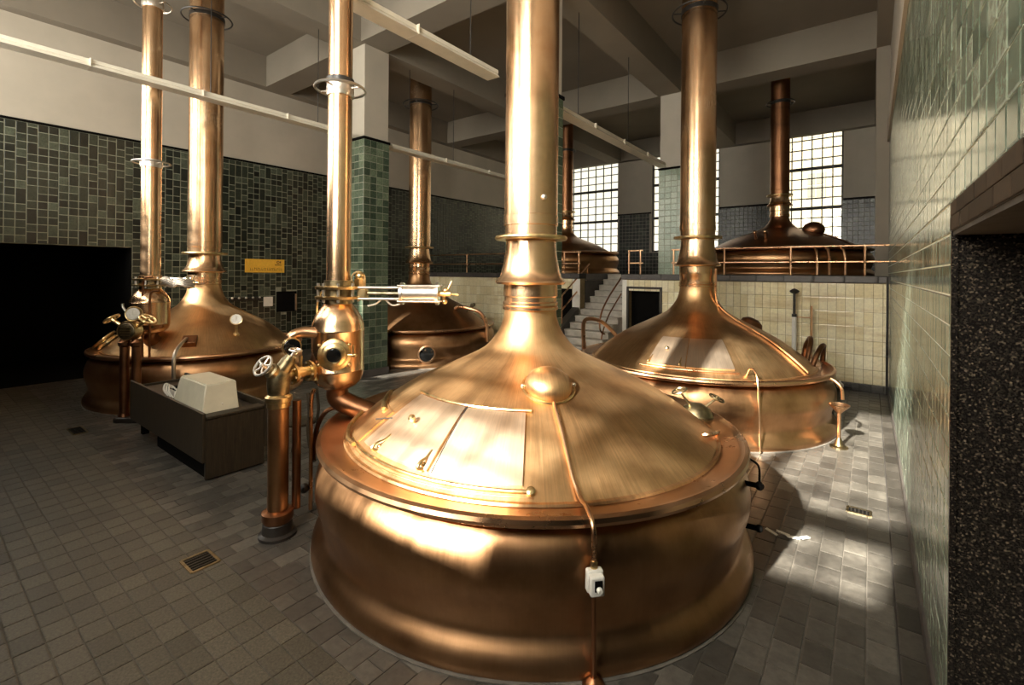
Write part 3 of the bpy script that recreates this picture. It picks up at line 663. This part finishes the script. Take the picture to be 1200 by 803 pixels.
p = K3.P(-29, 1.37); MB().box(p+Vector((0, 0, .03)), (.22, .22, .10), Matrix.Rotation(math.radians(-29), 3, 'Z') @ Matrix.Rotation(math.radians(30), 3, 'Y')).build('vent_box', M['copper_dark'], K3.root, bev=.01)
MB().tube([p+Vector((0, -.05, .08)), pol(-31, 1.62, 1.16), pol(-32, 1.85, 1.06), pol(-32, 1.98, .9), pol(-31.7, 2.0, .5), pol(-31.7, 2.0, .05)], .03, 8).build('vent_pipe', M['chrome'], K3.root)
q = K3.P(-115, 1.5, .02); n = K3.nrm(-115, 1.5)
lid = MB().rev(q, n, [(0, .20), (.03, .20), (.04, .17), (.05, .17)], 24).build('manhole_cover', M['brass'], K3.root)
handwheel(q+n*.1, n, .2, .02, 4).build('manhole_wheel', M['brass'], lid)

# kettle at the left rear
K4 = Kettle('brewing_kettle', 'dark copper kettle with a black porthole behind the green column', (-10.55, 9.40, 0), 2.2, 2.35, 2.66, 3.12, .32, ZC, ((7.3, .5),), nr=.30, dome='copper_body')
aa = math.radians(-36.5); e = Vector((math.cos(aa), math.sin(aa), 0)); c = e*2.12+Vector((0, 0, .36))
ph = MB().rev(c, e, [(0, .22), (.12, .22), (.13, .19), (.09, .185)], 28).build('porthole_ring', M['copper_bare'], K4.root)
MB().rev(c+e*.09, e, [(0, .185), (.012, .16), (.014, 0)], 28).build('porthole_glass', M['glassblack'], ph)
MB().tube([K4.P(5, 1.35, 0), K4.P(6, 1.4, .12), pol(8, 1.75, 1.42), pol(12, 2.05, 1.3), pol(14, 2.2, 1.0), pol(14, 2.25, .5)], .05, 10).build('rim_pipe', M['copper_bare'], K4.root)
for az in (22, 30): MB().cyl(K4.P(az, 1.5, 0), K4.P(az, 1.5, .22), .03, 8).ball(K4.P(az, 1.5, .24), .05, 10, 6).build('dome_valve', M['bronze'], K4.root)

# kettles on the platform
K5 = Kettle('brewing_kettle', 'dark copper kettle up on the right platform behind the railing', (-2.02, 14.85, PLZ), 2.08, 1.62, 1.9, 2.2, .235, ZC-PLZ, ((4.75, .34),), nr=.23, zr=.66, dome='copper_dark', pipe='copper_dark', belly=.72/.905*1.25)
p, n = K5.P(-10, .8), K5.nrm(-10, .8); MB().ball(p+n*.06, .22, 16, 8, (1, 0, 0), 1.2).build('lamp_cover', M['copper_dark'], K5.root)
K5.line([(-10, .95), (-8, 1.7)], .02, .02, 'conduit', 'copper_dark')
for az in (-105, -95): MB().cyl(K5.P(az, 1.35, 0), K5.P(az, 1.35, .16), .03, 8).ball(K5.P(az, 1.35, .18), .05, 10, 6).build('dome_valve', M['copper_bare'], K5.root)
for az in (-62, -55, -45): MB().tube([pol(az, 1.9, .68), pol(az, 2.12, .62), pol(az, 2.2, .35), pol(az, 2.2, .02)], .03, 8).build('rim_pipe', M['copper_bare'], K5.root)
K6 = Kettle('brewing_kettle', 'copper kettle up on the left platform beside the staircase top', (-8.74, 14.7, PLZ), 1.85, 1.62, 1.9, 2.2, .235, ZC-PLZ, ((4.4, .32),), nr=.23, zr=.7, dome='copper_body', pipe='copper_dark')

# ------------------------------------------------------------------ riser vessels
def vessel(lab, loc, zt, zb, vr, pr, ring_zs, act, elbow, sight, extra):
    r = thing('riser_vessel', lab, 'vessel', loc, 'riser vessels beside the kettles')
    h = zt-zb
    MB().rev((0, 0, zb), (0, 0, 1), [(-.02, vr*.42), (0, vr*.5), (h*.03, vr*.72), (h*.09, vr*.9), (h*.16, vr*.985), (h*.2, vr), (h*.205, vr*1.012), (h*.225, vr*1.012), (h*.23, vr), (h*.66, vr), (h*.665, vr*1.012), (h*.685, vr*1.012), (h*.69, vr),
                                    (h*.74, vr*.985), (h*.82, vr*.9), (h*.9, vr*.74), (h*.96, vr*.58), (h, vr*.5)], 40).build('vessel_body', M['copper_pipe'], r)
    MB().rev((0, 0, zt), (0, 0, 1), [(-.02, vr*.55), (.22, vr*.55)], 24).build('valve_neck', M['bronze'], r)
    fl_ = []
    for z in (zt+.03, zt+.13):
        fl_.append(MB().rev((0, 0, z), (0, 0, 1), [(0, vr*.5), (0, vr*.88), (.025, vr*.9), (.03, vr*.86), (.03, vr*.5)], 36).build('flange', M['brass'], r))
    for k in range(8):
        a_ = 2*PI*k/8+.2; MB().cyl((vr*.76*math.cos(a_), vr*.76*math.sin(a_), zt+.0), (vr*.76*math.cos(a_), vr*.76*math.sin(a_), zt+.19), .015, 8).build('bolt', M['chrome'], fl_[1])
    MB().rev((0, 0, zt+.16), (0, 0, 1), [(0, pr*1.12), (.05, pr*1.12), (.06, pr), (ZC-zt-.16, pr)], 32, False).build('riser_pipe', M['copper_pipe'], r)
    for z, ro in ring_zs:
        g = MB().torus((0, 0, z), (0, 0, 1), ro, .014, 32, 6)
        for k in range(4):
            d = pol(k*90+20, 1, 0); g.cyl(d*pr*.98+Vector((0, 0, z)), d*ro+Vector((0, 0, z)), .01, 6)
        g.rev((0, 0, z-.08), (0, 0, 1), [(0, pr), (0, pr+.012), (.05, pr+.02), (.13, pr+.012), (.13, pr)], 24, False); g.build('riser_ring', M['chrome'], r)
    MB().tube(elbow, [vr*.42]*len(elbow), 20).build('outlet_elbow', M['copper_dark'], r)
    return r
V1 = vessel('copper riser vessel with round sight glass beside the front kettle', (-4.35, 2.79, 0), 2.09, 1.21, .254, .118, ((4.27, .245),), None,
            [(0, 0, 1.2), (0, 0, 1.12), (.06, .04, 1.06), (.20, .14, .99), (.34, .24, .93)], True, None)
MB().rev((0, 0, 4.32), (0, 0, 1), [(0, .12), (0, .135), (.05, .135), (.05, .12)], 24, False).build('riser_band', M['iron'], V1)
vd = Vector((.84, -.54, 0)).normalized(); vd = (Matrix.Rotation(math.radians(-8), 3, 'Z') @ vd)
c = Vector((0, 0, 1.585)) + vd*.24
sg = MB().rev(c, vd, [(-.03, .155), (.02, .155), (.03, .14), (.035, .115), (.05, .115), (.06, .10), (.065, .075), (.045, .065)], 32).build('sight_glass', M['brass'], V1)
MB().rev(c+vd*.047, vd, [(0, .068), (.004, .06), (.005, 0)], 24).build('glass_lens', M['glassblack'], sg)
tv = Vector((0, 0, 1)).cross(vd)
MB().cyl(c+tv*.13+vd*.03, c+tv*.21+vd*.05, .012, 8).cyl(c+tv*.18+vd*.045-Vector((0, 0, .02)), c+tv*.18+vd*.045+Vector((0, 0, .1)), .009, 8).ball(c+tv*.2+vd*.05, .018, 8, 6).build('latch', M['brass'], sg)
for a_ in (35, 145, 215, 325): MB().ball(c+(tv*math.cos(math.radians(a_))+Vector((0, 0, math.sin(math.radians(a_)))))*.17+vd*.01, .018, 8, 6).build('lug', M['brass'], sg)
def actuator(root, z, x0, x1, L, rr, d):
    d = Vector(d).normalized(); up = Vector((0, 0, 1)); s_ = d.cross(up)
    b_ = MB().box(d*(x0-.02)+up*z, (.09, .09, .09), Matrix.Rotation(math.atan2(d.y, d.x), 3, 'Z')).build('yoke', M['brass'], root, bev=.01)
    for k, (a_, c_) in enumerate(((1, .6), (-1, .6), (1, -.6), (-1, -.6))):
        o_ = up*a_*rr*.62 + s_*c_*rr
        MB().cyl(d*(x0-.06)+up*z+o_, d*(x1+.0)+up*z+o_, .013, 8).build('rod', M['chrome'], b_)
    MB().cyl(d*x0+up*z, d*x1+up*z, .018, 10).build('spindle', M['bronze'], b_)
    cyl_ = MB().rev(d*x1+up*z, d, [(0, rr*1.25), (.03, rr*1.25), (.03, rr), (L-.03, rr), (L-.03, rr*1.25), (L, rr*1.25), (L, rr*.5)], 28).build('cylinder', M['chrome'], b_)
    for a_, c_ in ((1, 1), (-1, 1), (1, -1), (-1, -1)):
        o_ = (up*a_*.75+s_*c_*.75)*rr*1.15; MB().cyl(d*(x1-.02)+up*z+o_, d*(x1+L+.02)+up*z+o_, .011, 8).build('tie_rod', M['chrome'], cyl_)
    e_ = d*(x1+L)+up*z
    MB().cyl(e_, e_+d*.12, .03, 10).cyl(e_+d*.05-up*.02, e_+d*.05-up*.10, .018, 8).cyl(e_+d*.07, e_+d*.13+up*.13, .01, 8).cyl(e_+d*.1, e_+d*.2-up*.01, .012, 8).ball(e_+d*.06-up*.08, .03, 8, 6).ball(e_+d*.07+up*.03, .035, 8, 6).build('air_fitting', M['brass'], cyl_)
    return b_
ab = actuator(V1, 2.18, .27, .64, .39, .092, RT)
MB().tube([RT*.3+Vector((0, 0, 2.05)), RT*.38+Vector((0, 0, 2.07)), RT*.46+Vector((0, 0, 2.12)), RT*.55+Vector((0, 0, 2.06)), RT*.63+Vector((0, 0, 2.07))], .009, 6).build('air_hose', M['rubber'], ab)
MB().box(RT*.22+Vector((0, 0, 2.27)), (.08, .08, .11)).ball(RT*.22+Vector((0, 0, 2.35)), .05, 10, 6).torus(RT*.2+Vector((0, 0, 2.33)), (-.54, .84, 0), .07, .01, 16, 6).build('limit_switch', M['brass'], V1)
MB().tube([(-.2, -.06, 2.2), (-.25, -.08, 2.1), (-.25, -.09, 1.9), (-.235, -.085, 1.85)], .012, 8).build('bypass_pipe', M['brass'], V1)
MB().tube([(-.07, -.22, 1.22), (-.1, -.23, 1.1), (-.1, -.23, .6), (-.1, -.23, .02)], .02, 8).build('drain_pipe', M['copper_bare'], V1)
MB().tube([(.03, .05, 1.02), (-.04, -.1, .98), (-.1, -.17, .8), (-.11, -.2, .5)], .024, 8).build('drain_pipe', M['copper_dark'], V1)
MB().ball((-.13, -.28, .24), .05, 10, 6).cyl((-.13, -.28, .24), (-.1, -.23, .24), .02, 8).build('drain_cock', M['iron'], V1)

V3 = vessel('copper riser vessel with bundled pipes on the left kettle', (-9.95, 2.74, 0), 2.09, 1.30, .285, .145, ((4.25, .27), (7.0, .27)), None,
            [(0, 0, 1.3), (0, 0, 1.24), (-.03, .05, 1.16), (-.1, .15, 1.06)], False, None)
ab = actuator(V3, 2.19, .28, .34, .30, .075, RT)
for k in range(4):
    z = 2.14+.035*k; MB().tube([RT*.3+Vector((0, -.1, z)), RT*.42+Vector((0, -.12, z+.03)), RT*.52+Vector((0, -.1, z-.03)), RT*.62+Vector((0, -.12, z+.02)), RT*.72+Vector((0, -.1, z-.01)), RT*.76+Vector((0, 0, z-.03)), RT*.6+Vector((0, .05, z-.05))], .016, 6).build('air_hose', M['chrome'], ab)
for dx, zt in ((.16, 2.28), (.28, 2.05)):
    MB().tube([RT*(dx+.12)+Vector((.05, -.22, zt)), RT*(dx+.03)+Vector((.05, -.24, zt-.02)), RT*dx+Vector((.05, -.25, zt-.14)), RT*dx+Vector((.05, -.25, 1.6)), RT*dx+Vector((.05, -.25, .35))], .018, 8).build('condensate_pipe', M['copper_dark'], V3)

# ------------------------------------------------------------------ valve columns
vc = thing('valve_column', 'copper valve column with handwheel and black gauge beside the riser vessel', 'valve', (-4.285, 2.15, 0))
MB().rev((0, 0, 0), (0, 0, 1), [(0, .16), (.025, .16), (.04, .13), (.12, .125), (.14, .105)], 24).build('pedestal', M['iron'], vc)
MB().rev((0, 0, .13), (0, 0, 1), [(0, .12), (.03, .135), (.09, .135), (.11, .10)], 24).build('foot_collar', M['copper_dark'], vc)
MB().cyl((0, 0, .2), (0, 0, 1.24), .088, 24).build('post', M['copper_body'], vc)
MB().cyl(RT*.05+Vector((0, .12, .2)), RT*.05+Vector((0, .12, 1.2)), .04, 12).build('side_pipe', M['copper_dark'], vc)
MB().rev((0, 0, 1.16), (0, 0, 1), [(0, .09), (.01, .1), (.05, .1), (.06, .115), (.1, .115), (.12, .09)], 24).build('collar', M['brass'], vc)
body = MB().rev((0, 0, 1.26), (0, 0, 1), [(0, .085), (.05, .095), (.12, .1), (.2, .095), (.25, .075), (.28, .03)], 20)
w1 = Vector((0, 0, 1.45)); ax1 = (-RT*.42 - FW*.75 + UP*.62).normalized()
body.rev(w1, ax1, [(0, .075), (.1, .07), (.11, .05), (.13, .045)], 16)
ax2 = (RT*.45 + FW*.2 + UP*.8).normalized(); body.rev(w1, ax2, [(0, .075), (.14, .065), (.2, .045)], 16)
body.build('valve_body', M['bronze'], vc)
MB().cyl(w1+ax1*.1, w1+ax1*.2, .018, 8).build('stem', M['chrome'], vc); handwheel(w1+ax1*.19, ax1, .092, .012).build('handwheel', M['chrome'], vc)
MB().cyl(w1+ax2*.18, w1+ax2*.27, .016, 8).build('stem', M['chrome'], vc); handwheel(w1+ax2*.26+Vector((0, 0, 0)), (.2, .1, 1), .05, .011, 3).build('handwheel', M['chrome'], vc)
dvec = (Vector((-4.35, 2.79, 1.40)) - Vector((-4.26, 2.17, 1.40))).normalized() + Vector((.0, 0, 0))
st0 = Vector((-.01, .05, 1.43)) - RT*.02; L = .36
cr = MB().rev(st0, dvec, [(0, .05), (.1, .05), (.1, .1), (.125, .1), (.125, .055), (.16, .05), (.2, .062), (.24, .05), (.28, .055), (.28, .1), (.305, .1), (.305, .05), (.36, .05)], 20).build('cross_pipe', M['brass'], vc)
for dd in (.112, .292):
    for k in range(6):
        a_ = 2*PI*k/6; e_ = dvec.orthogonal().normalized(); g_ = dvec.cross(e_); q = st0+dvec*dd+(e_*math.cos(a_)+g_*math.sin(a_))*.08
        MB().cyl(q-dvec*.03, q+dvec*.03, .011, 6).build('bolt', M['chrome'], cr)
gs = st0+dvec*.2
MB().cyl(gs, gs+UP*.16, .016, 8).build('gauge_stem', M['brass'], vc)
gs = st0+dvec*.2-RT*.05; gd = (-FW*.75 + RT*.55).normalized(); gc = gs+UP*.245-RT*.035
gg = MB().rev(gc-gd*.045, gd, [(0, .07), (.01, .088), (.05, .088), (.06, .08), (.055, .074)], 24).build('gauge', M['brass'], vc)
MB().rev(gc+gd*.008, gd, [(0, .078), (.006, .07), (.008, 0)], 24).build('gauge_face', M['glassblack'], gg)
MB().rev(st0+dvec*.36-UP*.03, -UP, [(0, .02), (.03, .03), (.06, .05), (.07, .052), (.071, 0)], 14).build('drain_cup', M['brass'], vc)
el = st0+dvec*.28+RT*(-.13)
MB().tube([el+RT*.36+UP*.2+FW*.12, el+RT*.26+UP*.33+FW*.1, el+RT*.08+UP*.37+FW*.06, el-RT*.03+UP*.33, el-RT*.06+UP*.2], [.045, .05, .055, .05, .035], 14).build('elbow', M['copper_bare'], vc)
MB().tube([el+RT*.22+UP*.22+FW*.16, el+RT*.2+UP*.05+FW*.16, el+RT*.22-UP*.03+FW*.18], [.09, .12, .10], 16).build('bulb', M['copper_dark'], vc)

v2 = thing('valve_column', 'twin-post brass valve stand with dials in front of the left kettle', 'valve', (-9.37, 2.30, 0))
MB().box((.06, .05, .04), (.44, .26, .08), Matrix.Rotation(YAW, 3, 'Z')).build('pedestal', M['iron'], v2, bev=.02)
for k in (.0, .19):
    q = RT*(k-.06)
    MB().rev(q, UP, [(.06, .085), (.12, .07), (.14, .065), (1.18, .065), (1.2, .085), (1.25, .09), (1.27, .07), (1.3, .06)], 18).build('post', M['copper_dark'], v2)
hd = (-FW + UP*.05).normalized()
q = Vector((0, 0, 1.43)) + RT*.02
hb = MB().rev(q+FW*.1, hd, [(0, .12), (.02, .15), (.16, .155), (.18, .145), (.175, .13)], 32).build('valve_head', M['brass'], v2)
MB().rev(q-FW*.078, hd, [(0, .13), (.006, .12), (.008, 0)], 28).build('head_plate', M['bronze'], hb)
for k in range(4): MB().box(q-FW*.092+UP*(-.06+.04*k), (.18-.03*abs(k-1.5), .006, .012), Matrix.Rotation(YAW, 3, 'Z')).build('plate_rib', M['brass'], hb)
gc = Vector((0, 0, 1.70)) + RT*.09; gd = (-FW + RT*.25 + UP*.1).normalized()
gg = MB().rev(gc-gd*.03, gd, [(0, .09), (.0, .11), (.06, .12), (.075, .11), (.07, .095)], 28).cyl(gc, q+UP*.1, .03, 10).build('gauge', M['brass'], v2)
MB().rev(gc+gd*.042, gd, [(0, .095), (.004, .09), (.005, 0)], 24).box(gc+gd*.05+UP*.02, (.008, .008, .08)).build('gauge_dial', M['dial'], gg)
for sgn, e_ in ((-1, Vector((0, 0, 1.62)) - RT*.27), (1, Vector((0, 0, 1.62)) + RT*.30)):
    ax = (RT*sgn*.5 + UP*.75 - FW*.1).normalized()
    MB().cyl(q+RT*sgn*.1+UP*.06, e_-ax*.02, .03, 10).build('bonnet', M['brass'], v2); handwheel(e_, ax, .11, .016, 4).build('handwheel', M['brass'], v2)
MB().tube([gc-RT*.12+UP*.02, gc-RT*.18+UP*.1, gc-RT*.19+UP*.16], .018, 8).build('lever', M['chrome'], v2)

# ------------------------------------------------------------------ console desk and what stands on it
dk = thing('control_console', 'dark wooden control console with sunken top beside the left kettle', 'console', (-7.3, 2.5, 0))
def Lc(x, y, z): return Vector((x+7.3, y-2.5, z))
X0, X1, Y0, Y1 = -8.62, -5.98, 2.14, 2.86
MB().span(Lc(X0, Y0, .22), Lc(X1-.0, Y0+.035, .78)).build('front_panel', M['wood'], dk, smooth=0, bev=.006)
MB().span(Lc(X0, Y1-.035, .22), Lc(X1, Y1, .78)).build('back_panel', M['wood'], dk, smooth=0, bev=.006)
MB().span(Lc(X1-.04, Y0+.036, .02), Lc(X1-.005, Y1-.036, .70)).build('end_panel', M['wood'], dk, smooth=0, bev=.004)
MB().span(Lc(X1-.16, Y0+.036, .705), Lc(X1+.01, Y1-.036, .735)).build('edge_rail', M['wood'], dk, smooth=0, bev=.006)
MB().span(Lc(X0, Y0+.036, .22), Lc(X0+.035, Y1-.036, .70)).build('end_panel', M['wood'], dk, smooth=0, bev=.004)
MB().span(Lc(X0+.036, Y0+.036, .64), Lc(X1-.17, Y1-.036, .67)).build('top', M['wood'], dk, smooth=0)
MB().span(Lc(X0+.9, Y0+.08, 0), Lc(X1-.05, Y1-.04, .22)).build('plinth', M['black'], dk, smooth=0)
MB().span(Lc(X0+.12, Y0+.1, 0), Lc(X0+.2, Y0+.18, .22)).build('leg', M['black'], dk, smooth=0)
MB().span(Lc(X0+.12, Y1-.2, 0), Lc(X0+.2, Y1-.12, .22)).build('leg', M['black'], dk, smooth=0)
MB().span(Lc(-6.75, 2.62, .67), Lc(-6.2, 2.80, .71)).build('switch_tray', M['iron'], dk, smooth=0, bev=.01)

bx = thing('instrument_cover', 'cream tapered metal cover standing on the console', 'cover', (-6.66, 2.42, .67))
v = []
for z, x0, x1, y0, y1 in ((0, -.46, .48, -.22, .20), (.27, -.44, .40, -.16, .20), (.36, -.42, .38, -.14, .20)):
    v += [(x0, y0, z), (x1, y0, z), (x1, y1, z), (x0, y1, z)]
MB().add(v, [(3, 2, 1, 0), (8, 9, 10, 11)] + [(j*4+i, j*4+(i+1) % 4, j*4+4+(i+1) % 4, j*4+4+i) for j in range(2) for i in range(4)]).build('cover_shell', M['cream'], bx, smooth=20, bev=.012)
MB().box((-.02, .03, .362), (.78, .32, .014)).build('cover_lid', M['cream'], bx, smooth=0, bev=.006)
MB().ball((.44, .02, .12), .012, 8, 6).build('lock', M['chrome'], bx)

ph_ = thing('desk_instrument', 'small black and white instrument with cables on the console', 'instrument', (-7.62, 2.42, .67))
MB().box((0, 0, .04), (.26, .18, .08), taper=.8).build('base', M['white_enamel'], ph_, bev=.01)
MB().box((.0, 0, .1), (.12, .1, .05)).build('cradle', M['black'], ph_, bev=.01)
for k in range(3): MB().tube([(-.1+.08*k, -.02, .08), (-.12+.08*k, -.1, .16), (-.04+.1*k, -.15, .1), (.02+.1*k, -.12, .02)], .012, 6).build('cable', M['white_enamel'], ph_)

ch = thing('chair', 'dark bentwood chair half hidden behind the valve column', 'chair', (-5.85, 3.22, 0), rz=YAW)
MB().rev((0, 0, .44), UP, [(0, .19), (.03, .2), (.04, .18)], 24).build('seat', M['wood'], ch)
for x, y in ((-.15, -.13), (-.15, .15)): MB().tube([(x*.8, y*.8, .44), (x, y, .22), (x*1.25, y*1.2, 0)], .014, 8).build('leg', M['wood'], ch)
for y in (-.14, .15): MB().tube([(.15, y*.9, .86), (.17, y, .6), (.155, y, .42), (.18, y, .2), (.25, y*1.05, 0)], .02, 8).build('leg', M['wood'], ch)
MB().tube([(.15, -.126, .80), (.155, 0, .84), (.15, .135, .80)], .012, 8).build('backrest', M['wood'], ch)

# ------------------------------------------------------------------ things on walls and floor
sg = thing('wall_sign', 'yellow rectangular notice sign on the dark green tiled wall', 'sign', (XL+.016, 6.49, 2.54))
MB().box((.012, 0, 0), (.02, 1.1, .38)).build('sign_board', M['sign_yellow'], sg, smooth=0, bev=.006)
def text(s_, parent, loc, size, depth=.002):
    cu_ = bpy.data.curves.new('lettering', 'FONT'); cu_.body = s_; cu_.size = size; cu_.extrude = depth; cu_.materials.append(M['sign_ink']); cu_.resolution_u = 2
    o = bpy.data.objects.new('lettering', cu_); COL.objects.link(o); o.parent = parent; o.location = loc; o.rotation_euler = (PI/2, 0, PI/2); return o
# blurred in the photograph: a long line of marks along the foot, a small emblem and a short line at upper right
mb = MB(); y = -.42
while y < .45:
    w = random.uniform(.02, .05); mb.box((.024, y+w/2, -.095+random.uniform(-.01, .01)), (.003, .007, .075)); mb.box((.024, y+w/2+.012, -.12+random.choice((0, .05))), (.003, w*.6, .012)); y += w+.012
mb.build('lettering', M['sign_ink'], sg, smooth=0)
MB().torus((.024, .36, .11), (1, 0, 0), .034, .010, 16, 5).box((.024, .43, .11), (.003, .03, .06)).box((.024, .36, .03), (.003, .19, .022)).build('emblem', M['sign_ink'], sg, smooth=0)
pl = MB().box((0, 0, 0), (.03, .26, .27)).build('switch_plate', M['white_enamel'], None, (XL+.03, 6.58, 1.52), 0, .008); tag(pl, 'white square plate on the green wall left of the niche', 'switch')
ni = thing('wall_niche', 'black box niche with metal lining in the green tiled wall', 'niche', (XL+.01, (NIY0+NIY1)/2+.06, 1.5))
MB().box((.012, 0, 0), (.02, .6, .6)).build('recess', M['black'], ni, smooth=0)
MB().box((.03, .27, -.03), (.03, .05, .5)).build('lining', M['chrome'], ni, smooth=0)
tp = thing('tap_rail', 'dark rail with five round taps on the green wall behind the left kettle', 'taps', (XL+.05, 5.95, 1.62))
MB().box((0, 0, 0), (.08, .85, .1)).build('rail', M['iron'], tp, smooth=0, bev=.01)
for k in range(5): MB().ball((.05, -.36+.18*k, .03), .035, 10, 6).build('tap_knob', M['chrome'], tp)

def drain(lab, x, y, sx, sy, rz=0):
    d_ = thing('floor_drain', lab, 'drain', (x, y, 0), None, rz)
    f_ = MB()
    for s_ in (-1, 1): f_.box((s_*sx/2, 0, .004), (.022, sy, .012)).box((0, s_*sy/2, .004), (sx, .022, .012))
    f_.build('frame', M['bronze'], d_, smooth=0); MB().box((0, 0, .0025), (sx-.02, sy-.02, .005)).build('well', M['black'], d_, smooth=0)
    for k in range(5): MB().box((-sx/2+sx*(k+1)/6, 0, .006), (.012, sy-.02, .008)).build('bar', M['iron'], d_, smooth=0)
drain('square floor drain on the edge of the pale walkway', -4.38, 1.56, .24, .2)
drain('dark floor drain near the left valve stand', -9.37, 1.7, .4, .16)
drain('small brass framed floor drain by the right gutter', -.08, 5.98, .19, .13)

fs_ = thing('funnel_drain', 'copper funnel on a slim stand at the foot of the right kettle', 'drain', (-.34, 8.04, 0))
MB().rev((0, 0, 0), UP, [(0, .11), (.02, .11), (.03, .06), (.1, .04), (.14, .025)], 16).build('foot', M['bronze'], fs_)
MB().cyl((0, 0, .1), (0, 0, .50), .024, 10).build('stem', M['copper_bare'], fs_)
MB().rev((0, 0, .48), UP, [(0, .026), (.03, .05), (.1, .12), (.12, .13), (.125, .12), (.1, .1), (.04, .03)], 24, False).build('funnel', M['copper_bare'], fs_)

sp = thing('stand_pipe', 'slim capped standpipe against the yellow tiled wall', 'pipe', (-1.32, 11.9, 0))
MB().cyl((0, 0, 0), (0, 0, 1.55), .045, 12).build('lower_tube', M['white_enamel'], sp)
MB().rev((0, 0, 1.5), UP, [(0, .05), (.06, .05), (.07, .028), (.5, .028), (.52, .07), (.56, .1), (.6, .05), (.62, 0)], 14).build('upper_tube', M['iron'], sp)
MB().cyl((.32, 0, 0), (.32, 0, 1.75), .022, 10).cyl((.05, 0, 1.5), (.32, 0, 1.5), .012, 8).build('side_tube', M['copper_bare'], sp)

pc = MB()
for a_, (px_, py_) in enumerate(((0, 0), (.09, .03), (.17, .02), (.26, .07))): pc.box((px_, py_, .01+.006*(a_ % 2)), (.11, .035, .008), Matrix.Rotation(.5*a_-.4, 3, 'Z') @ Matrix.Rotation(.15, 3, 'Y'))
tag(pc.build('paper_scrap', M['white_enamel'], None, (-.72, 4.98, 0), 0), 'torn white paper strip on the floor right of the front kettle', 'paper')
fv = thing('floor_valve', 'pale stopcock on the skirting of the yellow tiled wall', 'valve', (.0, 12.08, 0))
fv.location = (-.55, 12.08, 0)
MB().cyl((-.3, .05, .1), (.25, .05, .1), .035, 10).build('pipe', M['iron'], fv); MB().ball((.05, 0, .1), .07, 12, 8).cyl((.05, 0, .1), (.05, 0, .2), .02, 8).build('cock', M['white_enamel'], fv)

cp = thing('corner_pipe', 'thin black pipe in the corner of platform and right wall', 'pipe', (XR-.05, PLY-.08, 0))
MB().cyl((0, 0, .0), (0, 0, 2.38), .02, 10).build('tube', M['iron'], cp)
MB().tube([(0, 0, 1.0), (.0, -.08, .95), (0, -.1, .85), (0, 0, .78)], .022, 8).build('clip', M['iron'], cp)

# ------------------------------------------------------------------ hanging strip lights
def striplight(lab, x, y0, y1, z, wires):
    r = thing('strip_light', lab, 'lamp', (x, (y0+y1)/2, z), 'hanging strip lights')
    L_ = y1-y0
    MB().box((0, 0, 0), (.16, L_, .06)).build('housing', M['lampwhite'], r, smooth=0, bev=.008)
    v = []
    for y in (-L_/2+.02, L_/2-.02): v += [(-.12, y, -.09), (.12, y, -.09), (.07, y, -.03), (-.07, y, -.03)]
    MB().add(v, [(0, 1, 2, 3), (7, 6, 5, 4), (0, 4, 5, 1), (1, 5, 6, 2), (2, 6, 7, 3), (3, 7, 4, 0)]).build('diffuser', M['lampwhite'], r, smooth=0)
    n_ = max(1, round(L_/1.6))
    for k in range(1, n_): MB().box((0, -L_/2+L_*k/n_, -.03), (.245, .012, .125)).build('joint', M['lampwhite'], r, smooth=0)
    for w in wires:
        top = ZB if (abs(x+9.45) < .35 or abs(x+4.62) < .35) else ZC
        MB().cyl((0, w-(y0+y1)/2, .03), (0, w-(y0+y1)/2, top-z), .008, 6).build('suspension_wire', M['iron'], r)
striplight('long white strip light hanging across the two left flues', -9.4, -1.2, 6.3, 5.52, (-.4, 3.45, 5.5))
striplight('white strip light hanging above the front kettle left of its flue', -4.62, -.9, 5.6, 5.46, (.5, 5.05))
striplight('white strip light hanging between the front flue and the pale column', -4.62, 7.35, 13.0, 5.46, (8.2, 10.6))
striplight('small far strip light hanging before the rear left wall', -9.4, 7.4, 12.9, 5.50, (8.0, 9.6))

# ------------------------------------------------------------------ outside the back windows
struct('ground', MB().span((-40, YB+.5, -1.2), (40, 60, -1)), M['soil'])
bd = thing('building', 'pale building with grey windows seen through the back window', 'building', (5, 34, -1))
MB().box((0, 1, 9), (24, 2, 18)).build('wall', M['facade'], bd, smooth=0)
for i in range(8):
    for j in range(4):
        x, z = -10.4+i*2.7, 5.3+j*3.6
        f_ = MB().box((x, -.03, z), (1.0, .1, 1.6)).build('window', M['facade_frame'], bd, smooth=0)
        for a_ in (-.23, .23):
            for b_ in (-.38, .38): MB().box((x+a_, -.09, z+b_), (.38, .03, .66)).build('pane', M['shade'], f_, smooth=0)
